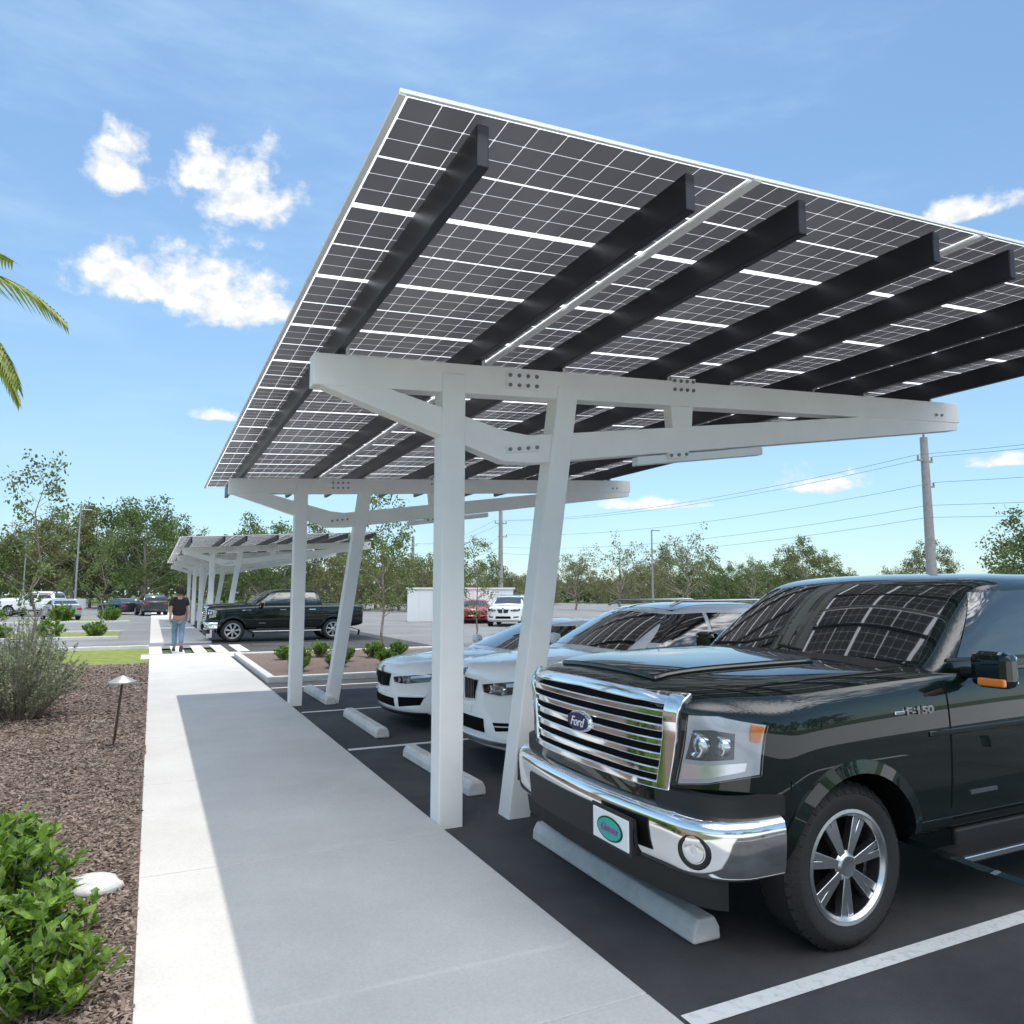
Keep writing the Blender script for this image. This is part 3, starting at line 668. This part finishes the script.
def recolor(root,mat):
    for c in root.children:
        nm=c.name.split('.')[0]
        if nm in('body','body_crease','hood_centre','wheel_arch_trim','hood_crease','door_handle'):
            if c.material_slots: c.material_slots[0].link='OBJECT'; c.material_slots[0].material=mat
copy_thing(truck,(1.75,30.2,0),label='black pickup truck parked side-on beyond the planted island')
def dirpos(u,dist):
    th=R(25.8)+math.atan((u-512)/740); return (math.sin(th)*dist/math.cos(th-R(25.8)),math.cos(th)*dist/math.cos(th-R(25.8)))
ws=dirpos(503,40); rs=dirpos(472,44)
for (src,x,y,rz,mat,lab) in [
    (suv,ws[0],ws[1],55,M_carwhite,'white suv parked in the far lot by the white storage building'),
    (sedan,rs[0],rs[1],62,M_redpaint,'red car parked in the far lot beside a white suv'),
    (truck,-10.5,70,-20,M_carwhite,'white pickup truck parked across the drive'),
    (suv,-17,72,-70,M_silver,'silver suv parked in the far row under trees'),
    (sedan,-3.6,74,-60,M_grey,'dark grey car parked in the far row'),
    (suv,-0.4,70,-80,M_grey,'dark suv parked in the far row'),
    (sedan,-6.2,62,-75,M_silver,'silver car parked across the drive aisle'),
    (sedan,-22,68,-60,M_redpaint,'red car parked in the far row under trees'),
    (sedan,-14.2,68,-70,M_carwhite,'white car parked in the far row'),
    (suv,-8.2,76,-75,M_grey,'dark suv parked in the far row behind a silver car'),
    (sedan,-20,62,-70,M_carwhite,'white car parked beyond the grass median'),
    (suv,-25,66,-70,M_grey,'dark suv parked in the far row by a red car'),
    (sedan,-12.5,77,-65,M_grey,'dark grey car parked behind a white pickup'),
    (suv,-28,72,-65,M_carwhite,'white suv parked in the far row under trees')]:
    c=copy_thing(src,(x,y,0),R(rz),lab); recolor(c,mat); c['group']='cars parked in the far lot'

# ------------------------------------------------------------ wheel stops
for i,(yc,lab) in enumerate([(4.12,'concrete wheel stop under the front of a black truck'),(7.2,'pale concrete wheel stop in front of a white suv'),(10.15,'pale concrete wheel stop in front of a white sedan'),(13.2,'pale concrete wheel stop in an empty parking bay')]):
    mb=MB(); mb.prism([(-.09,0.004),(.09,0.004),(.085,.07),(.055,.125),(-.055,.125),(-.085,.07)],'y',-.92,.92)
    o=mb.obj('wheel_stop',M_conc2,bevel=.015,loc=(2.68,yc,0)); o.rotation_euler[2]=R((-.6,.8,-.5,.4)[i]); tag(o,lab,'wheel stop','wheel stops in the parking bays')

# ------------------------------------------------------------ plants
M_bark=pmat('bark',(.18,.145,.115),.9,col2=(.32,.27,.22),nscale=12)
M_leafA=leafmat('leaf_green',(.055,.095,.026),(.19,.26,.07),.9)
M_leafB=leafmat('leaf_olive',(.10,.12,.045),(.28,.28,.11),.8)
M_leafC=leafmat('leaf_bright',(.05,.12,.015),(.25,.40,.05),6)
M_leafS=leafmat('leaf_silver',(.14,.17,.09),(.36,.41,.24),4)
M_leafY=leafmat('leaf_young',(.07,.11,.03),(.22,.29,.08),3)
M_leafW=leafmat('leaf_woods',(.08,.115,.055),(.21,.25,.12),.25)
def leaf(mb,c,d,n,l,w,mi=0):
    d=d.normalized(); s=d.cross(n)
    if s.length<1e-4: s=d.orthogonal()
    s.normalize(); up=s.cross(d)
    mb.add([c,c+d*l*.5+s*w*.5+up*w*.12,c+d*l,c+d*l*.5-s*w*.5+up*w*.12],[(0,1,2),(0,2,3)],mi)
def rv(r): 
    while True:
        v=Vector((r.uniform(-1,1),r.uniform(-1,1),r.uniform(-1,1)))
        if .05<v.length<1: return v
def tree_meshes(seed,h,cr,tr,nl,ls,clear=.3,nclump=26,spread=.24,mat=None,flat=.8):
    r=random.Random(seed); T=MB(); C=MB()
    pts=[Vector((0,0,-.05))]; n=7
    for i in range(1,n+1): pts.append(Vector((r.uniform(-.03,.03)*h,r.uniform(-.03,.03)*h,h*.86*i/n)))
    rs=[tr*(1-.85*i/n) for i in range(n+1)]; T.poly_tube(pts,rs,8)
    clumps=[]
    for k in range(nclump):
        zz=h*(clear+(1-clear)*((k+.5)/nclump)**.9); tt=(zz/h-clear)/(1-clear)
        env=cr*(.35+1.3*math.sin(math.pi*min(1,tt*.85+.12))**.8*.7)*r.uniform(.35,1.05)
        a=k*2.4+r.uniform(-.4,.4); e=Vector((math.cos(a)*env,math.sin(a)*env,zz))
        zi=max(clear*.75*h,zz-env*.7); f=min(zi/(h*.86),.999)*n; i=int(f); b0=pts[i].lerp(pts[i+1],f-i)
        mid=b0.lerp(e,.55)+Vector((0,0,-.05*env)); r0=max(.12*tr,tr*(1-.85*f/n)*.5)
        T.poly_tube([b0,mid,e],[r0,r0*.6,r0*.25],5); clumps.append((e,r.uniform(.6,1.3)))
        for q in range(2):
            e2=e+rv(r)*cr*.35; T.tube(mid.lerp(e,r.random()),e2,r0*.4,r0*.15,4); clumps.append((e2,r.uniform(.4,.9)))
    tot=sum(c[1]**2 for c in clumps)
    for e,s in clumps:
        for _ in range(int(nl*s*s/tot)):
            v=rv(r); p=e+Vector((v.x,v.y,v.z*flat))*cr*spread*s*1.5*(.4+.6*r.random())
            d=rv(r); d.z-=.3; leaf(C,p,d,rv(r),ls*r.uniform(.6,1.3),ls*r.uniform(.4,.7))
    return T.mesh('trunk',[M_bark],smooth=True,recalc=False),C.mesh('crown',[mat],recalc=False)
def place_tree(meshes,loc,label,name='tree',s=1,rz=0,group=None,cat='tree',sz=None):
    root=empty(name,loc,label,cat,group,rz); root.scale=(s,s,sz or s)
    for nm,me in zip(('trunk','crown'),meshes):
        o=bpy.data.objects.new(nm,me); COL.objects.link(o); o.parent=root
    return root
big=[tree_meshes(11,12,4.6,.25,7000,.36,.22,30,.26,M_leafA),tree_meshes(12,11,4.0,.22,6000,.34,.25,28,.27,M_leafB),tree_meshes(13,9,3.6,.2,5500,.32,.2,26,.28,M_leafA),
     tree_meshes(14,8,3.2,.16,1500,.26,.3,26,.2,M_leafB),tree_meshes(15,7,3.6,.2,6000,.28,.12,26,.3,M_leafB)]
tr=random.Random(5)
lab={0:'broad green tree at the edge of the parking lot',1:'olive green tree in the tree line',2:'rounded green tree in the tree line',3:'thin sparse tree in the tree line',4:'low bushy tree in the distant tree line'}
plan=[]
u=-180
while u<205:
    plan.append((u,tr.uniform(86,108),tr.choice((0,1,1,2)),tr.uniform(.80,1.05))); u+=tr.uniform(14,24)
for u in(215,245,262,288,318): plan.append((u,tr.uniform(75,95),tr.choice((0,2,1)),tr.uniform(.7,.9)))
for u in(352,376,400,424): plan.append((u,tr.uniform(72,86),tr.choice((2,4)),tr.uniform(.75,.95)))
u=445
while u<1250:
    plan.append((u,tr.uniform(100,135),tr.choice((4,4,2,4,1)),tr.uniform(.5,.85))); u+=tr.uniform(10,34)
plan+=[(620,74,3,.85),(687,70,3,.9),(575,80,3,.75),(650,95,4,.8),(1025,52,3,.85),(1050,50,2,.8),(752,88,3,.7)]
for (u,d,k,s) in plan:
    x,y=dirpos(u,d); place_tree(big[k],(x,y,-.06),lab[k],'tree',s,tr.uniform(0,6.28),'trees lining the parking lot')
for i in range(11):  # unseen tree row, added so the black truck paint reflects something dark
    k=(0,1,2,4)[i%4]; place_tree(big[k],(-14+i*5.6+tr.uniform(-1,1),-36+tr.uniform(-3,3),-.06),lab[k],'tree',tr.uniform(.6,.75),tr.uniform(0,6.28),'unseen trees added behind the camera for dark reflections')
wr=random.Random(77); W_=MB()
for _ in range(26000):
    u=wr.uniform(-260,1350); dist=wr.uniform(138,152)
    top=4.4+2.0*noise.noise(Vector((u*.012,1.7,0)))+1.4*noise.noise(Vector((u*.05,4.2,0)))+(3.2 if u<210 else (1.5 if u<440 else 0))
    z=top*wr.random()**.6; x,y=dirpos(u,dist); d=rv(wr)
    leaf(W_,Vector((x,y,z)),d,rv(wr),wr.uniform(.7,1.4),wr.uniform(.5,.9))
o=W_.obj('far_woods',M_leafW,recalc=False); o['kind']='stuff'; o['label']='continuous green woods beyond the parking lot'; o['category']='woods'
young=tree_meshes(31,4.7,1.0,.045,1700,.11,.28,24,.26,M_leafY); young2=tree_meshes(33,5.2,.85,.05,1300,.11,.30,24,.28,M_leafY)
place_tree(young,(6.2,21.4,.05),'slender young tree with sparse leaves in a mulch island','young_tree',1,0)
place_tree(young2,(-2.4,20.2,.02),'slender young tree standing in the mulch bed','young_tree',.95,2)
place_tree(young2,(-1.9,36,.0),'slender young tree on the grass median','young_tree',.8,1)
place_tree(young,(-8,36,.0),'slender young tree on the grass median','young_tree',.9,4)
place_tree(young,(10.6,25,0),'slender young tree by the far parking bays','young_tree',.8,3)

def bush_mesh(seed,rad,h,nst,nl,ll,lw,mat,up=.5,bare=.15,dome=.45):
    r=random.Random(seed); mb=MB()
    for s in range(nst):
        a=r.uniform(0,6.28); q=math.sqrt(r.random())*rad; e=Vector((math.cos(a)*q,math.sin(a)*q,h*(1-dome*(q/rad)**2)*r.uniform(.62,1.05)))
        b=Vector((math.cos(a)*q*.25,math.sin(a)*q*.25,-.02)); m=b.lerp(e,.5)+rv(r)*rad*.12
        mb.poly_tube([b,m,e],[.008,.006,.003],4,1)
        for k in range(nl):
            t=bare+(1-bare)*r.random()**.7; p=(b.lerp(m,t*2) if t<.5 else m.lerp(e,t*2-1)); d=rv(r); d.z=abs(d.z)*.6+up; 
            leaf(mb,p+rv(r)*.03,d,Vector((0,0,1))+rv(r)*.6,ll*r.uniform(.6,1.2),lw*r.uniform(.7,1.2))
    return mb.mesh('shrub',[mat,M_bark],recalc=False)
green=[bush_mesh(41+i,.36,.38,44,16,.105,.056,M_leafC,.2) for i in range(3)]
silver=[bush_mesh(51+i,.88,1.62,100,34,.072,.036,M_leafS,.15,.08,.6) for i in range(2)]
low=[bush_mesh(61+i,.38,.5,46,22,.09,.05,M_leafC,.4) for i in range(2)]
def shrub(me,loc,label,group,s=1,name='shrub'):
    o=bpy.data.objects.new(name,me); COL.objects.link(o); o.location=loc; o.scale=(s,s,s*rnd.uniform(.85,1.1)); o.rotation_euler[2]=rnd.uniform(0,6.28); tag(o,label,'shrub',group); return o
for (x,y,s) in [(-.62,5.15,.95),(-1.05,5.5,1.05),(-.75,5.95,.9),(-1.45,5.9,1.1),(-1.15,6.35,.95),(-1.75,6.5,1.05),(-.45,4.55,.9),(-1.0,4.7,1.0),(-1.9,5.4,1.0),(-.35,3.9,.8),(-2.2,6.1,1.0),(-1.6,7.0,.85)]:
    shrub(rnd.choice(green),(x,y,.03),'bright green leafy shrub in the mulch bed','green shrubs in the mulch bed',s)
for (x,y,s) in [(-1.62,12.7,1.0),(-2.7,12.4,1.1),(-1.75,15.2,.7),(-3.0,15.2,1.0),(-4.2,15.8,1.1),(-2.3,18.2,.9),(-3.6,19.2,1.0),(-5,19,1.1)]:
    shrub(rnd.choice(silver),(x,y,.03),'silvery grey-green shrub in the mulch bed','silver shrubs in the mulch bed',s)
for (x,y,s) in [(3.0,17.2,.75),(3.9,17.4,.8),(3.3,18.6,.8),(4.4,18.8,.85),(5.2,17.8,.8),(5.4,19.6,.85),(3.2,20.2,.8),(4.2,20.8,.85),(6.3,20.4,.8)]:
    shrub(rnd.choice(low),(x,y,.09),'low green shrub in the kerbed planting island','shrubs in the planting island',s)
for (x,y,s) in [(-2.0,34.3,1.1),(-3.6,35,1.3),(-5.2,34.4,1.1),(-7,35.3,1.3),(-9,34.6,1.2),(-11,35,1.3),(-2.3,53.2,1.6),(-5,53.6,1.8),(-8.5,53.4,1.7),(-12,53.8,1.8)]:
    shrub(rnd.choice(low),(x,y,.0),'low green shrub on the grass median','shrubs on the grass median',s*1.2)
def palm():
    root=empty('palm_tree',(-3.36,10.6,.0),'palm tree with drooping yellow-green fronds at the bed','palm tree')
    T=MB(); pts=[Vector((0,0,-.05)),Vector((.05,0,1.6)),Vector((.12,.02,3.2)),Vector((.2,.05,5.25))]; T.poly_tube(pts,[.16,.12,.11,.09],12); T.obj('trunk',M_bark,root,smooth=True)
    ml=leafmat('palm_leaf',(.11,.17,.02),(.34,.40,.06),3); r=random.Random(3)
    top=Vector((.2,.05,5.35))
    for k in range(17):
        a=k*2.399+.3; el=r.uniform(.0,1.15); L=r.uniform(1.9,2.3); mb=MB(); P=[];d0=Vector((math.cos(a)*math.cos(el),math.sin(a)*math.cos(el),math.sin(el)))
        p=top.copy(); d=d0.copy(); N=22
        for i in range(N+1):
            P.append(p.copy()); p=p+d*L/N; d.z-=.075+.03*(1-el); d.normalize()
        for i in range(N): mb.tube(P[i],P[i+1],.016*(1-i/N)+.004,.016*(1-(i+1)/N)+.004,4)
        side=d0.cross(Vector((0,0,1))).normalized()
        for i in range(3,N+1):
            for m_ in(0,.5):
                t=i-m_; q=P[int(t)].lerp(P[min(N,int(t)+1)],t-int(t)); ax=(P[min(N,int(t)+1)]-P[max(0,int(t)-1)]).normalized()
                ll=.46*math.sin(math.pi*min(1,(t/N)*.8+.15))+.08
                for sg in(-1,1):
                    dd=(side*sg+ax*.7+Vector((0,0,-.35+r.uniform(-.15,.15)))).normalized(); s2=dd.cross(Vector((0,0,1))).normalized()*.024
                    e=q+dd*ll; mb.add([q-s2,q+s2,e+Vector((0,0,-.05))],[(0,1,2)])
        mb.obj('frond',ml,root,recalc=False)
palm()
root=empty('path_light',(-.33,10.2,.03),'small bronze mushroom path light in the mulch bed','path light')
mb=MB(); mb.tube((0,0,-.05),(.06,-.02,.70),.016,.014,10); mb.obj('stem',pmat('bronze',(.10,.075,.05),.45,.6),root,smooth=True)
mb=MB(); mb.lathe([(.001,.09),(.03,.08),(.10,.045),(.155,.015),(.157,.0),(.14,.004),(.03,.03),(.001,.03)],c=(.06,-.02,.70),axis='z',n=28); o=mb.obj('lamp_hat',pmat('hat',(.45,.44,.42),.4,.4),root,smooth=True)
bm=bmesh.new(); bmesh.ops.create_icosphere(bm,subdivisions=3,radius=.12)
for v in bm.verts: v.co*=1+.35*noise.noise(v.co*9); v.co.z*=.5; v.co.x*=1.4
me=bpy.data.meshes.new('rock'); bm.to_mesh(me); bm.free(); me.materials.append(M_conc2); me.polygons.foreach_set('use_smooth',[True]*len(me.polygons)); o=bpy.data.objects.new('rock',me); COL.objects.link(o); o.location=(-.24,5.25,.07); tag(o,'small grey rock among the green shrubs','rock')

# ------------------------------------------------------------ poles, wires, building
M_pole=pmat('pole_concrete',(.40,.38,.36),.8,col2=(.30,.28,.26),nscale=3)
M_ins=pmat('insulator',(.3,.3,.32),.4)
def upole(x,y,h,lab,rz):
    root=empty('utility_pole',(x,y,0),lab,'utility pole','utility poles along the road',rz)
    mb=MB(); mb.tube((0,0,-.1),(0,0,h),.36,.24,12); mb.obj('pole',M_pole,root,smooth=True)
    mb=MB(); mb.box((0,.0,h-1.6),(1.7,.12,.12)); mb.obj('crossarm',M_pole,root)
    mb=MB(); mb.box((.25,0,h-3.3),(1.3,.1,.1)); mb.obj('crossarm',M_pole,root)
    for (xx,zz) in((-.8,h-1.54),(.8,h-1.54),(0,h),(.85,h-3.25)):
        mb=MB()
        mb.lathe([(.02,0),(.09,.03),(.03,.08),(.09,.12),(.03,.17),(.09,.21),(.02,.27)],c=(xx,0,zz+.02),axis='z',n=10)
        mb.obj('insulator',M_ins,root,smooth=True)
    return root
PO=[(50,-22,12.3),(46.2,32,12.2),(39.5,85,12.2),(43,131,12.2)]
for i,(x,y,h) in enumerate(PO[1:]): upole(x,y,h,'tall grey utility pole carrying power lines over the tree line',R(5))
M_wire=pmat('wire',(.22,.25,.28),.6)
for (ox,oz) in((-.8,-1.25),(.8,-1.25),(.85,-3.0),(0,-4.6),(0,-5.4)):
    mb=MB()
    for a,b in zip(PO[:-1],PO[1:]):
        pts=[]
        for i in range(15):
            t=i/14; pts.append(Vector((lerp(a[0],b[0],t)+ox,lerp(a[1],b[1],t),lerp(a[2],b[2],t)+oz-4*1.1*t*(1-t))))
        mb.poly_tube(pts,[.016]*15,4)
    tag(mb.obj('power_line',M_wire),'thin dark overhead power line strung between poles','power line','overhead power lines')
M_lpole=pmat('lamp_pole',(.35,.36,.37),.5,.4)
def lamp_pole(x,y,h,lab):
    root=empty('street_lamp',(x,y,0),lab,'street lamp','lot lamps')
    mb=MB(); mb.tube((0,0,-.1),(0,0,h),.09,.06,10); mb.obj('pole',M_lpole,root,smooth=True)
    mb=MB(); mb.tube((0,0,0),(0,0,.6),.22,.22,12); mb.obj('pole_base',M_conc2,root,smooth=True)
    mb=MB(); mb.box((.45,0,h),(.8,.28,.1)); mb.obj('lamp_head',M_satin,root,bevel=.02)
for (u,d,h) in((78,62,8.8),(652,66,7.4),(26,84,9)):
    x,y=dirpos(u,d); lamp_pole(x,y,h,'slim grey lamp post in the parking lot')
bx,by=dirpos(460,49)
root=empty('storage_building',(bx,by,0),'low white storage building behind the parking bays','storage building',rz=R(-18))
mb=MB(); n=9; w=6.8; poly=[]
for i in range(n):
    x=-w/2+w*i/n; poly+=[(x,-1.2),(x+w/n*.97,-1.2),(x+w/n*.975,-1.17),(x+w/n*.995,-1.17)]
poly+=[(w/2,-1.2),(w/2,1.2),(-w/2,1.2)]
mb.prism(poly,'z',.0,2.05); mb.obj('wall',pmat('building_white',(.80,.82,.84),.6),root)
mb=MB(); mb.box((0,0,2.1),(w+.2,2.6,.1)); mb.obj('roof',M_white,root)
mb=MB(); mb.box((1.4,-1.22,1.0),(1.1,.05,1.95)); mb.obj('door',M_rail,root,bevel=.01)

# ------------------------------------------------------------ person
def skin(name,verts,edges,rad,mat,parent,sub=2):
    me=bpy.data.meshes.new(name); me.from_pydata(verts,edges,[]); o=bpy.data.objects.new(name,me); COL.objects.link(o)
    o.modifiers.new('s','SKIN')
    for i,r in enumerate(rad):
        sv=me.skin_vertices[0].data[i]; sv.radius=r if isinstance(r,tuple) else (r,r); sv.use_root=(i==0)
    ss=o.modifiers.new('ss','SUBSURF'); ss.levels=sub; ss.render_levels=sub
    realize(o); o.data.materials.clear(); o.data.materials.append(mat); o.data.polygons.foreach_set('use_smooth',[True]*len(o.data.polygons)); o.parent=parent; o.data.name=name; return o
def person():
    root=empty('person',(.78,25.4,.012),'man in black t-shirt and light jeans walking along the crosswalk','person')
    root.scale=(1.08,)*3
    sk=pmat('skin',(.36,.20,.14),.55)
    V=[(0,0,.95),(0,0,1.12),(0,.01,1.30),(0,0,1.45),(0,.01,1.56),(0,.02,1.64),(0,.02,1.72),(0,.0,1.79)]
    E=[(i,i+1) for i in range(7)]; Rr=[(.15,.11),(.14,.10),(.16,.11),(.13,.09),.06,(.08,.09),(.085,.105),(.06,.07)]
    def ch(start,pts,rs):
        p=start
        for q,r in zip(pts,rs): V.append(q);Rr.append(r);E.append((p,len(V)-1));p=len(V)-1
        return p
    ch(0,[(-.09,0,.88),(-.09,.16,.50),(-.08,.17,.10),(-.09,.27,.05),(-.09,.34,.04)],[.09,.06,.045,.04,.03])
    ch(0,[(.09,0,.88),(.09,.04,.50),(.08,-.28,.20),(.09,-.24,.08),(.09,-.17,.03)],[.09,.06,.045,.035,.03])
    for s,fy in((-1,-.14),(1,.16)):
        h=ch(3,[(s*.17,0,1.46),(s*.215,fy*.25-.03,1.19),(s*.225,fy+.02,.96),(s*.22,fy+.05,.89)],[.06,.045,.032,(.022,.038)])
        for k,(dy,l) in enumerate(((-.03,.07),(-.01,.085),(.012,.08),(.03,.065))):
            ch(h,[(s*.215,fy+.05+dy,.85),(s*.205,fy+.055+dy,.85-l*.6),(s*.195,fy+.065+dy,.85-l)],[.010,.009,.008])
        ch(h,[(s*.20,fy+.095,.88),(s*.19,fy+.115,.84)],[.011,.009])
    body=skin('body',V,E,Rr,sk,root)
    V2=[(0,0,1.30),(0,0,1.12),(0,0,.97),(0,0,1.45),(-.17,0,1.47),(-.21,-.05,1.27),(.17,0,1.47),(.21,.02,1.27),(0,0,1.53)]
    skin('shirt',V2,[(0,1),(1,2),(0,3),(3,4),(4,5),(3,6),(6,7),(3,8)],[(.205,.15),(.185,.14),(.19,.145),(.16,.115),.09,.088,.09,.088,(.085,.08)],pmat('black_cloth',(.012,.012,.014),.9),body)
    V3=[(0,0,.96),(-.09,0,.86),(-.09,.16,.50),(-.08,.17,.13),(.09,0,.86),(.09,.04,.50),(.08,-.28,.23)]
    skin('jeans',V3,[(0,1),(1,2),(2,3),(0,4),(4,5),(5,6)],[(.165,.125),.105,.082,.072,.105,.082,.072],pmat('denim',(.13,.21,.31),.85,col2=(.20,.29,.40),nscale=14),body)
    hm=MB(); hm.lathe([(.001,.125),(.06,.12),(.105,.08),(.125,.01),(.122,-.06),(.105,-.13),(.001,-.13)],c=(0,-.035,1.765),axis='z',n=20,sx=.95,sz=1.05); hm.obj('hair',pmat('hair_dark',(.02,.015,.012),.8),body,smooth=True)
    fm=MB(); fm.lathe([(.001,.0),(.012,.01),(.016,.03),(.006,.05)],c=(0,.125,1.70),axis='z',n=8); fm.obj('nose',sk,body,smooth=True)
    M_shoe=pmat('shoe',(.06,.05,.05),.7)
    for s in(-1,1):
        e=MB(); e.lathe([(.001,-.006),(.01,-.004),(.012,.002)],c=(s*.032,.118,1.735),axis='y',n=10); e.obj('eye',M_black,body)
        e=MB(); e.lathe([(.001,.0),(.02,.004),(.025,.0)],c=(s*.118,.0,1.72),axis='x',n=10,sx=.7); e.obj('ear',sk,body)
        p=(-.09,.26,.035) if s<0 else (.09,-.21,.07)
        m=MB(); m.box(p,(.10,.29,.07),rot=Matrix.Rotation(0 if s<0 else R(-32),3,'X')); m.obj('shoe',M_shoe,body,bevel=.03)
    mm=MB(); mm.box((0,.118,1.672),(.045,.01,.008)); mm.obj('mouth',pmat('lips',(.3,.1,.09),.6),body)
person()

# ------------------------------------------------------------ sky, sun, camera
w=bpy.data.worlds.new('World'); scene.world=w; w.use_nodes=True; nt=w.node_tree; L=nt.links
bg=nt.nodes['Background']; SUN_EL=math.atan2(3.85,1.33); SUN_AZ=math.atan2(.36,1.28)
sky=nt.nodes.new('ShaderNodeTexSky'); sky.sky_type='NISHITA'; sky.sun_disc=False; sky.sun_elevation=SUN_EL; sky.sun_rotation=SUN_AZ; sky.air_density=1.0; sky.dust_density=.4; sky.ozone_density=1.0
tc=nt.nodes.new('ShaderNodeTexCoord'); sp=nt.nodes.new('ShaderNodeSeparateXYZ'); L.new(tc.outputs['Generated'],sp.inputs[0])
def M(op,a,b_=None,c=None,clamp=False):
    n=nt.nodes.new('ShaderNodeMath'); n.operation=op; n.use_clamp=clamp
    for i,x in enumerate((a,b_,c)):
        if x is None: continue
        if isinstance(x,(int,float)): n.inputs[i].default_value=x
        else: L.new(x,n.inputs[i])
    return n.outputs[0]
az=M('MULTIPLY',M('ARCTAN2',sp.outputs[0],sp.outputs[1]),57.2958); el=M('MULTIPLY',M('ARCSINE',sp.outputs[2]),57.2958)
def nz(scale,detail,rough,vec=None):
    n=nt.nodes.new('ShaderNodeTexNoise'); n.inputs['Scale'].default_value=scale; n.inputs['Detail'].default_value=detail; n.inputs['Roughness'].default_value=rough
    L.new(vec or tc.outputs['Generated'],n.inputs['Vector']); return n.outputs['Fac']
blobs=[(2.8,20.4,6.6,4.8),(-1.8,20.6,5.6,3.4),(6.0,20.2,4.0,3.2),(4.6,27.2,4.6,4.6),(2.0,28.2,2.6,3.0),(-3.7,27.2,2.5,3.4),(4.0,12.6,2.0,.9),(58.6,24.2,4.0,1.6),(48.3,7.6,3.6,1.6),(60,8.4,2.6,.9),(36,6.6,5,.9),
       (-50,35,14,8),(150,38,48,40),(-150,38,48,40),(95,40,22,16)]  # out-of-view clouds, added for fill light and reflections
mask=None
for (a,e,ra,re) in blobs:
    dx=M('DIVIDE',M('SUBTRACT',az,a),ra); de=M('SUBTRACT',el,e)
    up=M('DIVIDE',M('MAXIMUM',de,0),re); dn=M('DIVIDE',M('MINIMUM',de,0),re*.34); dy=M('ADD',up,dn)
    v=M('SUBTRACT',1,M('SQRT',M('ADD',M('MULTIPLY',dx,dx),M('MULTIPLY',dy,dy))))
    mask=v if mask is None else M('MAXIMUM',mask,v)
mask=M('MAXIMUM',mask,-1.0)
cmb=nt.nodes.new('ShaderNodeCombineXYZ'); L.new(M('MULTIPLY',az,.24),cmb.inputs[0]); L.new(M('MULTIPLY',el,.30),cmb.inputs[1])
n1=nz(1.5,9,.6,cmb.outputs[0])
val=M('ADD',mask,M('MULTIPLY',M('SUBTRACT',n1,.5),2.4))
mr=nt.nodes.new('ShaderNodeMapRange'); mr.interpolation_type='SMOOTHSTEP'; L.new(val,mr.inputs[0]); mr.inputs[1].default_value=.02; mr.inputs[2].default_value=.72
mp=nt.nodes.new('ShaderNodeMapping'); mp.inputs['Scale'].default_value=(1,1,4.0); mp.inputs['Rotation'].default_value=(.15,.1,0); L.new(tc.outputs['Generated'],mp.inputs[0])
n2=nz(1.9,7,.62,mp.outputs[0]); mr2=nt.nodes.new('ShaderNodeMapRange'); mr2.interpolation_type='SMOOTHSTEP'; L.new(n2,mr2.inputs[0]); mr2.inputs[1].default_value=.44; mr2.inputs[2].default_value=.72; mr2.inputs[3].default_value=.08; mr2.inputs[4].default_value=.5
hz=M('MULTIPLY',M('SUBTRACT',1,M('DIVIDE',el,30,clamp=True)),.24)
fac=M('ADD',mr2.outputs[0],hz,clamp=True)
tint=nt.nodes.new('ShaderNodeVectorMath'); tint.operation='MULTIPLY'; L.new(sky.outputs[0],tint.inputs[0]); tint.inputs[1].default_value=(.86,1.04,1.10)
mixa=nt.nodes.new('ShaderNodeMix'); mixa.data_type='RGBA'; L.new(fac,mixa.inputs[0]); L.new(tint.outputs[0],mixa.inputs[6]); mixa.inputs[7].default_value=(3.7,5.5,6.9,1)
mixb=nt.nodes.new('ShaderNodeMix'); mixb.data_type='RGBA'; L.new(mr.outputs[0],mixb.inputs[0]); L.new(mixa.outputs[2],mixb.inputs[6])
mrs=nt.nodes.new('ShaderNodeMapRange'); L.new(nz(2.6,5,.6,cmb.outputs[0]),mrs.inputs[0]); mrs.inputs[1].default_value=.35; mrs.inputs[2].default_value=.6
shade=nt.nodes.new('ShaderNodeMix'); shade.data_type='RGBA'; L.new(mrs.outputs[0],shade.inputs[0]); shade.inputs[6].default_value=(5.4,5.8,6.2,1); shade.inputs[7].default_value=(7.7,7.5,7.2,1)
br=nt.nodes.new('ShaderNodeMapRange'); L.new(sp.outputs[1],br.inputs[0]); br.inputs[1].default_value=.2; br.inputs[2].default_value=-.6; br.inputs[3].default_value=1.0; br.inputs[4].default_value=4.3  # boosts the added clouds behind the camera to fill shaded fronts
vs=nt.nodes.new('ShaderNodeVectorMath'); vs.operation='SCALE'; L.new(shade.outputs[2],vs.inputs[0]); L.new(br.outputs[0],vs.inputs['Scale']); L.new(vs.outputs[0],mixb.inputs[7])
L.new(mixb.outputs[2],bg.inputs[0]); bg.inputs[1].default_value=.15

sd=bpy.data.lights.new('sun','SUN'); sd.energy=3.0; sd.angle=R(.5); sd.color=(1,.945,.86); so=bpy.data.objects.new('sun',sd); COL.objects.link(so)
so.location=(5,15,40); so.rotation_euler=Vector((.36,1.28,3.85)).to_track_quat('Z','Y').to_euler()
cd=bpy.data.cameras.new('camera'); cam=bpy.data.objects.new('camera',cd); COL.objects.link(cam); cam.location=(0,0,1.8)
cd.sensor_width=36; cd.lens=740/1024*36; cd.clip_end=2000; cd.clip_start=.05; cam.rotation_euler=(R(96.25),0,R(-25.8)); scene.camera=cam
scene.view_settings.view_transform='Standard'; scene.view_settings.look='None'; scene.view_settings.exposure=0
